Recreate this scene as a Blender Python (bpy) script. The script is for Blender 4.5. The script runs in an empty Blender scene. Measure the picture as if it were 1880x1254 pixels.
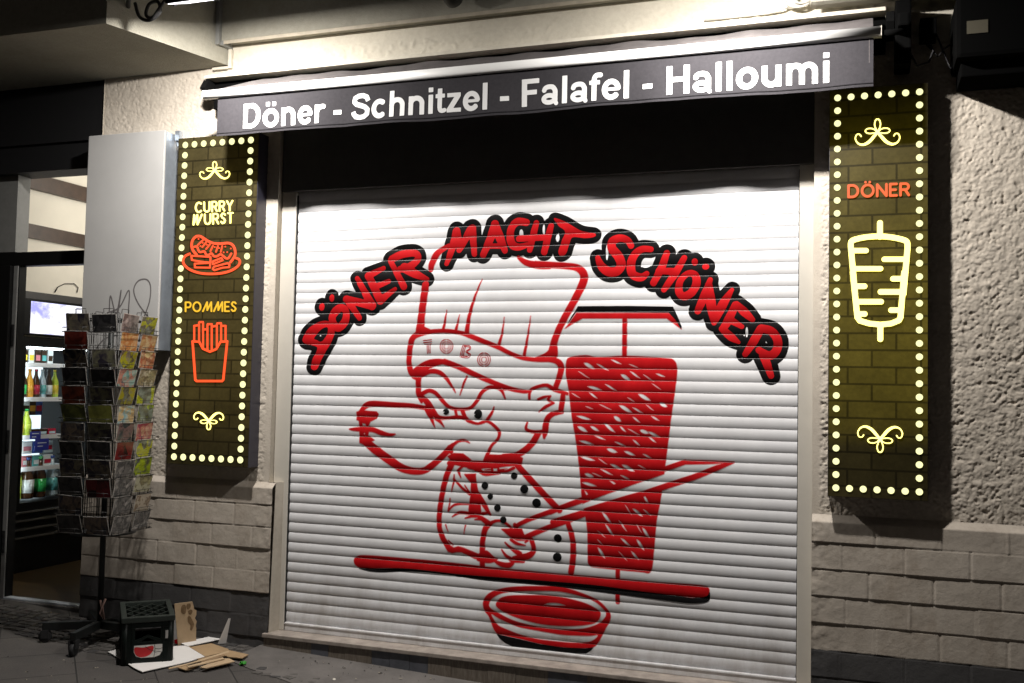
import bpy, bmesh, math, random
import numpy as np
from mathutils import Vector, Matrix, noise as mnoise
random.seed(7)
S = bpy.context.scene
COL = S.collection
R = math.radians

# ------------------------------------------------------------------ camera
cam_d = bpy.data.cameras.new('camera'); cam = bpy.data.objects.new('camera', cam_d); COL.objects.link(cam)
CAM = (3.036, -4.911, 1.321)
cam.location = CAM; cam.rotation_euler = (R(92.76), R(-1.164), R(19.369))
cam_d.sensor_width = 36.0; cam_d.lens = 36.0 * 1828.0 / 1880.0
cam_d.clip_start = 0.05; cam_d.clip_end = 200
S.camera = cam
# ------------------------------------------------------------------ night sky, lamps, exposure
W = bpy.data.worlds.new('World'); S.world = W; W.use_nodes = True
bg = W.node_tree.nodes['Background']
sky = W.node_tree.nodes.new('ShaderNodeTexSky'); sky.sky_type = 'NISHITA'; sky.sun_disc = False
sky.sun_elevation = R(-4); sky.sun_rotation = R(200)
mixw = W.node_tree.nodes.new('ShaderNodeMixRGB'); mixw.blend_type = 'ADD'; mixw.inputs[0].default_value = 1
mixw.inputs[2].default_value = (0.30, 0.26, 0.22, 1)          # glow of the town on the night sky
W.node_tree.links.new(sky.outputs[0], mixw.inputs[1]); W.node_tree.links.new(mixw.outputs[0], bg.inputs[0])
bg.inputs[1].default_value = 0.065
LAMP_A = (-0.08, -0.88, 3.195); LAMP_B = (2.50, -0.88, 3.195)
LAMP_W = 66.0
def flood_light(loc, tilt, watts, parent=None):
    d = bpy.data.lights.new('floodlight_beam', 'AREA'); d.shape = 'RECTANGLE'; d.size = 0.09; d.size_y = 0.05
    d.energy = watts; d.color = (1.0, 0.955, 0.90)
    o = bpy.data.objects.new('floodlight_beam', d); COL.objects.link(o)
    o.location = loc; o.rotation_euler = (R(tilt), 0, 0)
    return o
flood_light(LAMP_A, 16, LAMP_W); flood_light(LAMP_B, 16, LAMP_W)
d_ = bpy.data.lights.new('shop_wall_fill', 'AREA'); d_.shape = 'RECTANGLE'; d_.size = 1.2; d_.size_y = 0.3
d_.energy = 24; d_.color = (1, .95, .86)
o_ = bpy.data.objects.new('shop_wall_fill', d_); COL.objects.link(o_); o_.location = (-1.35, 1.3, 2.72); o_.rotation_euler = (0, R(100), 0)  # unseen lamp turned to the left wall to brighten it and spare the floor
S.view_settings.view_transform = 'Standard'; S.view_settings.look = 'None'
S.view_settings.exposure = 0.0; S.view_settings.gamma = 1.0
S.cycles.use_denoising = True
S.cycles.max_bounces = 6; S.cycles.sample_clamp_indirect = 4.0

# ------------------------------------------------------------------ from pixels of the photo to the place
F_ = 1828.0
Mc = np.array(cam.rotation_euler.to_matrix()); Cc = np.array(CAM)
def ray(u, v): return Mc @ np.array([(u - 940) / F_, -(v - 627) / F_, -1.0])
def aty(u, v, y): d = ray(u, v); return Cc + d * ((y - Cc[1]) / d[1])
def atx(u, v, x): d = ray(u, v); return Cc + d * ((x - Cc[0]) / d[0])
def atz(u, v, z): d = ray(u, v); return Cc + d * ((z - Cc[2]) / d[2])
def gz(x, y): return -0.135 - 0.04 * (max(-5, min(5, x)) + 0.1) + 0.02 * (max(-5, y) + 0.1)
def atg(u, v, h=0.0):
    p = atz(u, v, -0.13 + h)
    for _ in range(25): p = atz(u, v, gz(p[0], p[1]) + h)
    return p

# ------------------------------------------------------------------ materials
class NT:
    def __init__(s, name):
        s.m = bpy.data.materials.new(name); s.m.use_nodes = True; s.t = s.m.node_tree
        s.b = s.t.nodes['Principled BSDF']; s.out = s.t.nodes['Material Output']
    def n(s, kind, **kw):
        o = s.t.nodes.new('ShaderNode' + kind)
        for k, v in kw.items(): setattr(o, k, v)
        return o
    def l(s, a, b): s.t.links.new(a, b)
    def coord(s, scale=(1, 1, 1), rot=(0, 0, 0)):
        c = s.n('TexCoord'); mp = s.n('Mapping'); mp.inputs['Scale'].default_value = scale; mp.inputs['Rotation'].default_value = rot
        s.l(c.outputs['Object'], mp.inputs[0]); return mp.outputs[0]
    def noise(s, vec, scale, detail=4, rough=.55):
        o = s.n('TexNoise'); o.inputs['Scale'].default_value = scale; o.inputs['Detail'].default_value = detail; o.inputs['Roughness'].default_value = rough
        if vec is not None: s.l(vec, o.inputs['Vector'])
        return o.outputs[0]
    def ramp(s, fac, stops):
        o = s.n('ValToRGB'); e = o.color_ramp.elements
        while len(e) < len(stops): e.new(0.5)
        for k, (p, c) in zip(e, stops): k.position = p; k.color = (*c, 1) if len(c) == 3 else c
        s.l(fac, o.inputs[0]); return o.outputs[0]
    def bump(s, h, strength, dist=0.01):
        o = s.n('Bump'); o.inputs['Strength'].default_value = strength; o.inputs['Distance'].default_value = dist
        s.l(h, o.inputs['Height']); s.l(o.outputs[0], s.b.inputs['Normal']); return o
def solid(name, col, rough=.6, metal=0, spec=.5, var=0.0, vscale=20, bump=0, bscale=80):
    t = NT(name); t.b.inputs['Base Color'].default_value = (*col, 1); t.b.inputs['Roughness'].default_value = rough
    t.b.inputs['Metallic'].default_value = metal; t.b.inputs['Specular IOR Level'].default_value = spec
    if var or bump:
        c = t.coord()
        if var:
            lo = [max(0, x * (1 - var)) for x in col]; hi = [min(1, x * (1 + var)) for x in col]
            t.l(t.ramp(t.noise(c, vscale, 6, .65), [(.3, lo), (.7, hi)]), t.b.inputs['Base Color'])
        if bump: t.bump(t.noise(c, bscale, 5), bump, .004)
    return t.m
def glow(name, col, strength, base=(.02, .02, .02)):
    t = NT(name); t.b.inputs['Base Color'].default_value = (*base, 1)
    t.b.inputs['Emission Color'].default_value = (*col, 1); t.b.inputs['Emission Strength'].default_value = strength
    return t.m

WALLC = (.63, .565, .48)
def wall_paint(name, col, fine=.3):
    t = NT(name); c = t.coord()
    a = t.noise(c, 3.0, 6, .6); b = t.noise(c, 40, 5, .6)
    lo = tuple(x * .86 for x in col); hi = tuple(min(1, x * 1.08) for x in col)
    mix = t.n('MixRGB', blend_type='MULTIPLY'); mix.inputs[0].default_value = .5
    t.l(t.ramp(a, [(.3, lo), (.7, hi)]), mix.inputs[1]); t.l(t.ramp(b, [(.25, (.78, .76, .74)), (.6, (1, 1, 1))]), mix.inputs[2])
    t.l(mix.outputs[0], t.b.inputs['Base Color']); t.b.inputs['Roughness'].default_value = .85; t.b.inputs['Specular IOR Level'].default_value = .2
    t.bump(t.noise(c, 130, 5, .6), fine, .004)
    return t.m
M = {}
M['wall'] = wall_paint('rough_stucco_paint', WALLC, .35)
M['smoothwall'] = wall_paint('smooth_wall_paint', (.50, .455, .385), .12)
M['frieze'] = wall_paint('cream_frieze_paint', (.60, .56, .47), .25)
M['upper'] = wall_paint('grained_render', (.34, .325, .27), .9)
def plinth_mat():
    t = NT('painted_brick'); c = t.coord(); sx = t.n('SeparateXYZ'); t.l(c, sx.inputs[0])
    a = t.noise(c, 5, 6, .6); b = t.noise(c, 60, 4, .6)
    light = t.ramp(a, [(.25, (.41, .36, .305)), (.5, (.49, .435, .37)), (.75, (.53, .475, .41))])
    dark = t.ramp(a, [(.3, (.062, .060, .061)), (.7, (.090, .087, .086))])
    st = t.ramp(b, [(.2, (.72, .7, .68)), (.5, (1, 1, 1))])
    add = t.n('MixRGB', blend_type='MULTIPLY'); add.inputs[0].default_value = .6; t.l(light, add.inputs[1]); t.l(st, add.inputs[2])
    wob = t.n('Math', operation='MULTIPLY_ADD'); t.l(t.noise(c, 14, 3), wob.inputs[0]); wob.inputs[1].default_value = .016; t.l(sx.outputs['Z'], wob.inputs[2])
    cmpn = t.n('Math', operation='LESS_THAN'); t.l(wob.outputs[0], cmpn.inputs[0]); cmpn.inputs[1].default_value = .168 + .008
    mx = t.n('MixRGB'); t.l(cmpn.outputs[0], mx.inputs[0]); st2 = t.ramp(t.noise(t.coord((1, 1, .6)), 3.7, 8, .75), [(.52, (1, 1, 1)), (.66, (.74, .70, .66)), (.8, (.55, .5, .46))])
    dirt = t.n('MixRGB', blend_type='MULTIPLY'); dirt.inputs[0].default_value = .8; t.l(add.outputs[0], dirt.inputs[1]); t.l(st2, dirt.inputs[2])
    t.l(dirt.outputs[0], mx.inputs[1]); t.l(dark, mx.inputs[2])
    t.l(mx.outputs[0], t.b.inputs['Base Color']); t.b.inputs['Roughness'].default_value = .8; t.b.inputs['Specular IOR Level'].default_value = .25
    t.bump(t.noise(c, 110, 5, .65), .25, .004)
    return t.m
M['plinth'] = plinth_mat()
def shutter_mat():
    t = NT('white_lacquered_slats'); c = t.coord()
    t.l(t.ramp(t.noise(c, 6, 6, .6), [(.3, (.74, .74, .76)), (.65, (.81, .81, .825))]), t.b.inputs['Base Color'])
    sx = t.n('SeparateXYZ'); t.l(c, sx.inputs[0]); g = t.n('MapRange'); t.l(sx.outputs['Z'], g.inputs[0]); g.inputs[1].default_value = -.03; g.inputs[2].default_value = .42; g.inputs[3].default_value = .75; g.inputs[4].default_value = .12
    gm = t.n('Math', operation='MULTIPLY'); t.l(g.outputs[0], gm.inputs[0]); t.l(t.ramp(t.noise(t.coord((1, 1, .35)), 7, 8, .72), [(.42, (0, 0, 0)), (.75, (1, 1, 1))]), gm.inputs[1])
    mx = t.n('MixRGB'); t.l(gm.outputs[0], mx.inputs[0]); lk = t.b.inputs['Base Color'].links[0].from_socket; t.l(lk, mx.inputs[1]); mx.inputs[2].default_value = (.40, .36, .32, 1); t.l(mx.outputs[0], t.b.inputs['Base Color'])
    t.b.inputs['Roughness'].default_value = .42; t.b.inputs['Specular IOR Level'].default_value = .4
    t.bump(t.noise(t.coord((1, 1, .2)), 25, 3), .05, .003)
    return t.m
M['slat'] = shutter_mat()
def paint_mat(name, lo, hi):
    t = NT(name); c = t.coord()
    t.l(t.ramp(t.noise(c, 9, 5, .6), [(.3, lo), (.7, hi)]), t.b.inputs['Base Color'])
    t.b.inputs['Roughness'].default_value = .6; t.b.inputs['Specular IOR Level'].default_value = .08
    return t.m
M['red'] = paint_mat('red_spray_paint', (.40, .004, .007), (.54, .009, .012))
M['deepred'] = paint_mat('deep_red_spray_paint', (.36, .008, .012), (.47, .012, .016))
M['black'] = paint_mat('black_spray_paint', (.0035, .0035, .004), (.007, .0065, .007))
M['overspray'] = paint_mat('pink_overspray', (.66, .26, .27), (.72, .36, .37)); M['greyspray'] = paint_mat('grey_overspray', (.18, .18, .19), (.30, .30, .31))
M['rail'] = solid('cream_lacquered_rail', (.60, .565, .50), .45, var=.04, vscale=8)
M['rubber'] = solid('black_rubber', (.012, .012, .013), .7)
M['dark'] = solid('dark_metal', (.018, .018, .019), .45, var=.3)
M['black_plastic'] = solid('black_plastic', (.006, .006, .006), .45, spec=.22)
M['pitch'] = solid('matt_black', (.004, .004, .004), 1, spec=0)
M['cap'] = solid('dark_end_cap', (.005, .005, .005), .9, spec=.05)
M['alu'] = solid('aluminium', (.55, .56, .58), .35, .9, var=.08)
M['greybox'] = solid('grey_painted_sheet_metal', (.45, .445, .435), .5, var=.05, vscale=4, bump=.03, bscale=8)
M['galv'] = solid('galvanised_sheet', (.45, .50, .56), .38, .7, var=.15, vscale=12)
M['signbox'] = solid('sign_box_lacquer', (.035, .034, .05), .35, var=.1)
M['fabric'] = solid('charcoal_awning_fabric', (.034, .032, .036), .95, spec=.15, var=.12, vscale=60, bump=.25, bscale=400)
M['hem'] = solid('hem_thread', (.018, .017, .019), .95, spec=.1)
M['fabric_top'] = solid('grey_awning_cloth', (.11, .10, .10), .95, spec=.15, var=.2, vscale=14, bump=.4, bscale=30)
M['whitebar'] = solid('white_lacquered_tube', (.80, .80, .79), .28, spec=.5)
M['letters'] = solid('white_print', (.66, .66, .66), .6)
M['lintel'] = solid('black_lintel_sheet', (.009, .009, .010), .6)
M['cable'] = solid('pale_cable', (.5, .48, .44), .5)
M['wire'] = solid('rack_wire', (.014, .013, .012), .5, .1, var=.3)
M['rackmetal'] = solid('black_rack_metal', (.018, .020, .020), .4, .4)

# ------------------------------------------------------------------ object helpers
def tag(o, label=None, cat=None, group=None, kind=None):
    if label: o['label'] = label
    if cat: o['category'] = cat
    if group: o['group'] = group
    if kind: o['kind'] = kind
    return o
def empty(name, loc=(0, 0, 0), rz=0.0):
    o = bpy.data.objects.new(name, None); COL.objects.link(o); o.location = loc; o.rotation_euler = (0, 0, rz); o.empty_display_size = .05
    return o
def link(name, me, mat, parent=None):
    o = bpy.data.objects.new(name, me); COL.objects.link(o)
    for m in (mat if isinstance(mat, (list, tuple)) else [mat]): me.materials.append(m)
    if parent is not None:
        o.parent = parent
        bpy.context.view_layer.update() if False else None
        o.matrix_parent_inverse = Matrix.LocRotScale(parent.location, parent.rotation_euler, parent.scale).inverted() if WORLD_PARENT else Matrix()
    return o
WORLD_PARENT = True       # parts are modelled in world coordinates unless this is off
class MB:
    def __init__(s): s.v = []; s.f = []; s.sm = []; s.mi = []
    def face(s, idx, smooth=False, mi=0): s.f.append(tuple(idx)); s.sm.append(smooth); s.mi.append(mi)
    def add(s, pts): k = len(s.v); s.v += [tuple(map(float, p)) for p in pts]; return k
    def quad(s, a, b, c, d, mi=0): k = s.add([a, b, c, d]); s.face((k, k + 1, k + 2, k + 3), mi=mi)
    def box(s, x0, x1, y0, y1, z0, z1, bev=0.0, T=None, mi=0, smooth=False):
        bm = bmesh.new(); bmesh.ops.create_cube(bm, size=1)
        for v in bm.verts: v.co = Vector(((x0 + x1) / 2 + v.co.x * (x1 - x0), (y0 + y1) / 2 + v.co.y * (y1 - y0), (z0 + z1) / 2 + v.co.z * (z1 - z0)))
        if bev: bmesh.ops.bevel(bm, geom=bm.edges[:], offset=bev, segments=2, affect='EDGES', profile=.6)
        if T is not None: bm.transform(T)
        s.bm(bm, mi, smooth); return s
    def bm(s, bm, mi=0, smooth=False):
        bm.verts.index_update(); k = s.add([v.co for v in bm.verts])
        for f in bm.faces: s.face([k + v.index for v in f.verts], smooth, mi)
        bm.free()
    def tube(s, path, r, n=8, closed=False, mi=0):
        P = [Vector(p) for p in path]; rs = r if isinstance(r, (list, tuple)) else [r] * len(P); rings = []
        up = None
        for i, p in enumerate(P):
            a = P[i - 1] if i or closed else p; b = P[(i + 1) % len(P)] if i + 1 < len(P) or closed else p
            t = (b - a).normalized()
            if up is None: up = t.orthogonal().normalized()
            up = (up - t * up.dot(t)).normalized(); w = t.cross(up)
            rings.append(s.add([p + (up * math.cos(2 * math.pi * k / n) + w * math.sin(2 * math.pi * k / n)) * rs[i] for k in range(n)]))
        m = len(P)
        for i in range(m if closed else m - 1):
            a, b = rings[i], rings[(i + 1) % m]
            for k in range(n): s.face((a + k, a + (k + 1) % n, b + (k + 1) % n, b + k), True, mi)
        if not closed:
            s.face([rings[0] + k for k in range(n)][::-1], mi=mi); s.face([rings[-1] + k for k in range(n)], mi=mi)
        return s
    def lathe(s, prof, n=14, T=None, mi=0):
        rings = []
        for r, z in prof:
            pts = [Vector((r * math.cos(2 * math.pi * k / n), r * math.sin(2 * math.pi * k / n), z)) for k in range(n)]
            if T is not None: pts = [T @ p for p in pts]
            rings.append(s.add(pts))
        for a, b in zip(rings, rings[1:]):
            for k in range(n): s.face((a + k, a + (k + 1) % n, b + (k + 1) % n, b + k), True, mi)
        s.face([rings[0] + k for k in range(n)][::-1], mi=mi); s.face([rings[-1] + k for k in range(n)], mi=mi)
        return s
    def prism(s, pts, d, mi=0):          # closed outline (3-D points) pushed along vector d
        n = len(pts); d = Vector(d); a = s.add(pts); b = s.add([Vector(p) + d for p in pts])
        s.face([a + k for k in range(n)], mi=mi); s.face([b + k for k in range(n)][::-1], mi=mi)
        for k in range(n): s.face((a + k, b + k, b + (k + 1) % n, a + (k + 1) % n), mi=mi)
        return s
    def build(s, name, mat, parent=None):
        me = bpy.data.meshes.new(name); me.from_pydata(s.v, [], s.f)
        me.polygons.foreach_set('use_smooth', s.sm); me.polygons.foreach_set('material_index', s.mi); me.update()
        bm = bmesh.new(); bm.from_mesh(me); bmesh.ops.recalc_face_normals(bm, faces=bm.faces[:]); bm.to_mesh(me); bm.free()
        return link(name, me, mat, parent)
def grid_mesh(name, xs, zs, yfun, mat, parent=None):      # a relief facing the street: y = yfun(X, Z)
    X, Z = np.meshgrid(xs, zs); Y = yfun(X, Z); nx, nz = len(xs), len(zs)
    co = np.stack([X, Y, Z], -1).reshape(-1, 3)
    i = np.arange(nx - 1)[None, :] + nx * np.arange(nz - 1)[:, None]
    q = np.stack([i, i + 1, i + 1 + nx, i + nx], -1).reshape(-1, 4)
    me = bpy.data.meshes.new(name); me.vertices.add(len(co)); me.vertices.foreach_set('co', co.ravel())
    me.loops.add(q.size); me.loops.foreach_set('vertex_index', q.ravel()); me.polygons.add(len(q))
    me.polygons.foreach_set('loop_start', np.arange(len(q)) * 4); me.polygons.foreach_set('use_smooth', np.ones(len(q), bool))
    me.update(calc_edges=True); me.validate()
    return link(name, me, mat, parent)
# --- value noise on arrays
_rng = np.random.default_rng(3); _LUT = _rng.random((256, 256))
def vnoise(X, Z, s, seed=0):
    x = X / s + seed * 17.3; z = Z / s + seed * 31.7
    xi = np.floor(x).astype(int); zi = np.floor(z).astype(int); fx = x - xi; fz = z - zi
    fx = fx * fx * (3 - 2 * fx); fz = fz * fz * (3 - 2 * fz)
    g = lambda a, b: _LUT[a % 256, b % 256]
    return (g(xi, zi) * (1 - fx) + g(xi + 1, zi) * fx) * (1 - fz) + (g(xi, zi + 1) * (1 - fx) + g(xi + 1, zi + 1) * fx) * fz
def fbm(X, Z, s, n=4, seed=0, g=.5):
    o = 0; a = 1; t = 0
    for k in range(n): o = o + a * vnoise(X, Z, s / 2 ** k, seed + k); t += a; a *= g
    return o / t

# ------------------------------------------------------------------ painted / printed shapes: distance field -> clean mesh
def catmull(P, closed=False, n=7):
    P = [np.array(p, float) for p in P]; out = []; m = len(P)
    if m < 3: return P
    for i in range(m if closed else m - 1):
        p0 = P[i - 1] if (i or closed) else P[0]; p1 = P[i]; p2 = P[(i + 1) % m]; p3 = P[(i + 2) % m] if (i + 2 < m or closed) else P[-1]
        for k in range(n):
            t = k / n
            out.append(.5 * (2 * p1 + (p2 - p0) * t + (2 * p0 - 5 * p1 + 4 * p2 - p3) * t * t + (3 * p1 - p0 - 3 * p2 + p3) * t ** 3))
    if not closed: out.append(P[-1])
    return out
class Field:
    def __init__(s, x0, x1, zrows, dx, mar=.05):
        s.xs = np.arange(x0, x1 + dx, dx); s.zs = np.asarray(zrows, float); s.D = np.full((len(s.zs), len(s.xs)), 9.0); s.mar = mar
    def win(s, P, r):
        P = np.asarray(P); m = r + s.mar
        i0, i1 = np.searchsorted(s.xs, [P[:, 0].min() - m, P[:, 0].max() + m]); j0, j1 = np.searchsorted(s.zs, [P[:, 1].min() - m, P[:, 1].max() + m])
        return slice(j0, j1), slice(i0, i1)
    def put(s, w, d, sub):
        s.D[w] = np.maximum(s.D[w], -d) if sub else np.minimum(s.D[w], d)
    def stroke(s, P, r, sub=False, closed=False, butt=False, smooth=True):
        """P list of (x,z); r radius or list of radii at the points"""
        n0 = len(P); rs = list(r) if isinstance(r, (list, tuple, np.ndarray)) else [r] * n0
        if smooth and n0 > 2:
            Q = catmull([(p[0], p[1], q) for p, q in zip(P, rs)], closed); P = [q[:2] for q in Q]; rs = [max(q[2], 0) for q in Q]
        P = [np.array(p, float) for p in P]
        if closed: P = P + [P[0]]; rs = rs + [rs[0]]
        w = s.win(P, max(rs)); X, Z = np.meshgrid(s.xs[w[1]], s.zs[w[0]])
        if X.size == 0: return
        D = np.full(X.shape, 9.0); n = len(P) - 1
        for k in range(n):
            a, b = P[k], P[k + 1]; v = b - a; L = math.hypot(*v)
            if L < 1e-7: continue
            u = v / L; px = X - a[0]; pz = Z - a[1]; t = px * u[0] + pz * u[1]
            tc = np.clip(t, 0, L); rr = rs[k] + (rs[k + 1] - rs[k]) * tc / L
            d = np.hypot(px - u[0] * tc, pz - u[1] * tc) - rr
            if butt and not closed:
                if k == 0: d = np.where(t < 0, np.maximum(np.abs(px * u[1] - pz * u[0]) - rr, -t), d)
                if k == n - 1: d = np.where(t > L, np.maximum(np.abs(px * u[1] - pz * u[0]) - rr, t - L), d)
            D = np.minimum(D, d)
        s.put(w, D, sub)
    def poly(s, P, sub=False, smooth=True, grow=0.0):
        P = [np.array(p, float)[:2] for p in (catmull(P, True) if smooth else P)]; w = s.win(P, .0)
        X, Z = np.meshgrid(s.xs[w[1]], s.zs[w[0]]); D = np.full(X.shape, 9.0); ins = np.zeros(X.shape, bool); n = len(P)
        if X.size == 0: return
        for k in range(n):
            a, b = P[k], P[(k + 1) % n]; v = b - a; L2 = v @ v
            if L2 < 1e-14: continue
            t = np.clip(((X - a[0]) * v[0] + (Z - a[1]) * v[1]) / L2, 0, 1)
            D = np.minimum(D, np.hypot(X - a[0] - v[0] * t, Z - a[1] - v[1] * t))
            if a[1] != b[1]:
                ins ^= ((a[1] > Z) != (b[1] > Z)) & (X < (b[0] - a[0]) * (Z - a[1]) / (b[1] - a[1]) + a[0])
        s.put(w, np.where(ins, -D, D) - grow, sub)
    def box(s, x0, z0, x1, z1, sub=False): s.poly([(x0, z0), (x1, z0), (x1, z1), (x0, z1)], sub, False)
    def disc(s, c, rx, rz=None, sub=False):
        rz = rz or rx
        s.poly([(c[0] + rx * math.cos(t * math.pi / 12), c[1] + rz * math.sin(t * math.pi / 12)) for t in range(24)], sub, False)
    def mesh(s, name, mat, yfun, parent=None, level=0.0, lift=0.0004, thick=0.0, nfun=None, D=None):
        D = (s.D if D is None else D) - level; xs, zs = s.xs, s.zs; mb = MB(); vid = {}
        Yr = [float(yfun(z)) - lift for z in zs]
        def V(x, z, back=False):
            k = (round(x, 6), round(z, 6), back); i = vid.get(k)
            if i is None:
                y = float(yfun(z)) - lift + (thick if back else 0.0)
                i = vid[k] = len(mb.v); mb.v.append((x, y, z))
            return i
        ins = D < 0
        cnt = ins[:-1, :-1].astype(int) + ins[1:, :-1] + ins[:-1, 1:] + ins[1:, 1:]
        for j in np.nonzero(cnt.any(1))[0]:
            row = cnt[j]; z0, z1 = zs[j], zs[j + 1]; full = np.concatenate([[0], (row == 4).astype(int), [0]]); df = np.diff(full)
            for a, b in zip(np.nonzero(df == 1)[0], np.nonzero(df == -1)[0]):
                mb.face((V(xs[a], z0), V(xs[b], z0), V(xs[b], z1), V(xs[a], z1)), nfun is not None)
            for i in np.nonzero((row > 0) & (row < 4))[0]:
                c = [(xs[i], z0, D[j, i]), (xs[i + 1], z0, D[j, i + 1]), (xs[i + 1], z1, D[j + 1, i + 1]), (xs[i], z1, D[j + 1, i])]
                out = []; cutp = []
                for k in range(4):
                    p, q = c[k], c[(k + 1) % 4]
                    if p[2] < 0: out.append((p[0], p[1]))
                    if (p[2] < 0) != (q[2] < 0):
                        t = p[2] / (p[2] - q[2]); t = min(max(t, .002), .998); e = (p[0] + (q[0] - p[0]) * t, p[1] + (q[1] - p[1]) * t)
                        out.append(e); cutp.append((e, p[2] < 0))
                ids = []
                for p in out:
                    v = V(*p)
                    if not ids or ids[-1] != v: ids.append(v)
                if len(ids) > 2 and ids[0] != ids[-1]: mb.face(ids, nfun is not None)
                if thick and len(cutp) == 2:
                    (p, pi), (q, qi) = cutp
                    if not pi: p, q = q, p
                    mb.face((V(*q), V(*p), V(*p, True), V(*q, True)))
        me = bpy.data.meshes.new(name); me.from_pydata(mb.v, [], mb.f); me.polygons.foreach_set('use_smooth', mb.sm); me.update()
        if nfun is not None and len(mb.v): me.normals_split_custom_set_from_vertices([nfun(v[2]) for v in mb.v])
        return link(name, me, mat, parent)

# ================================================================== GROUND
def ground_sheet():
    t = NT('pavement_slabs'); c = t.coord((1, 1, 1), (0, 0, R(45)))
    br = t.n('TexBrick'); br.offset = .5; br.inputs['Scale'].default_value = 1.0
    br.inputs['Brick Width'].default_value = .36; br.inputs['Row Height'].default_value = .36; br.inputs['Mortar Size'].default_value = .004; br.inputs['Mortar Smooth'].default_value = .3; br.inputs['Bias'].default_value = -.3
    br.inputs['Color1'].default_value = (.070, .064, .060, 1); br.inputs['Color2'].default_value = (.092, .084, .078, 1); br.inputs['Mortar'].default_value = (.02, .019, .018, 1)
    t.l(c, br.inputs['Vector']); n1 = t.noise(c, 2.2, 8, .65); n2 = t.noise(c, 160, 4, .7)
    m1 = t.n('MixRGB', blend_type='MULTIPLY'); m1.inputs[0].default_value = .8; t.l(br.outputs[0], m1.inputs[1]); t.l(t.ramp(n1, [(.3, (.6, .6, .62)), (.65, (1.1, 1.08, 1.05))]), m1.inputs[2])
    m2 = t.n('MixRGB', blend_type='MULTIPLY'); m2.inputs[0].default_value = .7; t.l(m1.outputs[0], m2.inputs[1]); t.l(t.ramp(n2, [(.25, (.55, .55, .55)), (.7, (1.25, 1.25, 1.25))]), m2.inputs[2])
    t.l(m2.outputs[0], t.b.inputs['Base Color']); t.b.inputs['Roughness'].default_value = .78
    h = t.n('Math', operation='MULTIPLY_ADD'); t.l(br.outputs[1], h.inputs[0]); h.inputs[1].default_value = -1.5; t.l(n2, h.inputs[2])
    t.bump(h.outputs[0], .5, .004)
    mb = MB(); xs = [-40, -12, -5.1, -3, -1, 1, 3, 5.1, 12, 40]; ys = [-45, -12, -5, -3, -1.5, -.6, 0.1]
    k = mb.add([(x, y, gz(x, y)) for y in ys for x in xs])
    for j in range(len(ys) - 1):
        for i in range(len(xs) - 1): a = k + j * len(xs) + i; mb.face((a, a + 1, a + 1 + len(xs), a + len(xs)))
    tag(mb.build('pavement', t.m), kind='structure')
ground_sheet()
def cobbles():            # strip of small mosaic stones along the wall
    rnd = random.Random(5); mb = MB(); y = -.125
    mats = [solid('mosaic_stone', (.085, .078, .072), .75, var=.35, vscale=30, bump=.3, bscale=120), solid('dark_mosaic_stone', (.045, .042, .042), .75, var=.3, vscale=30)]
    row = 0
    while y > -.62:
        x = -3.2 + (row % 2) * .03
        while x < .45:
            w = rnd.uniform(.045, .07); d = rnd.uniform(.045, .06)
            edge = -.56 + .05 * math.sin(x * 3) if x < -.12 else (-.40 if x < .1 else -.47)
            if y > edge and not (x > -.16 and y > -.34 - .12 * (x + .1)):
                z = gz(x, y) - .001; a = rnd.uniform(-.25, .25); T = Matrix.Translation((x, y, z)) @ Matrix.Rotation(a, 4, 'Z')
                q = [Vector((sx * w * .46 + rnd.uniform(-.005, .005), sy * d * .46 + rnd.uniform(-.005, .005), 0)) for sx, sy in ((-1, -1), (1, -1), (1, 1), (-1, 1))]
                h = .004 + rnd.uniform(0, .006)
                lo = mb.add([T @ p for p in q]); md = mb.add([T @ Vector((p.x * .93, p.y * .93, h * .8)) for p in q]); hi = mb.add([T @ Vector((p.x * .68, p.y * .68, h)) for p in q])
                mi = 0 if rnd.random() < .75 else 1
                for b0, b1 in ((lo, md), (md, hi)):
                    for k in range(4): mb.face((b0 + k, b0 + (k + 1) % 4, b1 + (k + 1) % 4, b1 + k), mi=mi)
                mb.face((hi, hi + 1, hi + 2, hi + 3), mi=mi)
            x += w + .006
        y -= .056; row += 1
    tag(mb.build('cobble_strip', mats), 'small dark mosaic cobbles along the foot of the wall', 'cobbles', kind='stuff')
cobbles()
def ramp_patch():
    m = solid('smooth_concrete', (.125, .115, .108), .7, var=.25, vscale=5, bump=.35, bscale=150); mb = MB()
    out = [(-.13, -.36), (.05, -.43), (.30, -.50), (.62, -.62), (1.2, -.62), (1.9, -.60), (1.9, -.1), (-.09, -.1)]
    mb.prism([(x, y, gz(x, y) + (.004 if y < -.3 else .022)) for x, y in out], (0, 0, -.05))
    tag(mb.build('concrete_path', m), kind='structure')
ramp_patch()

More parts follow.
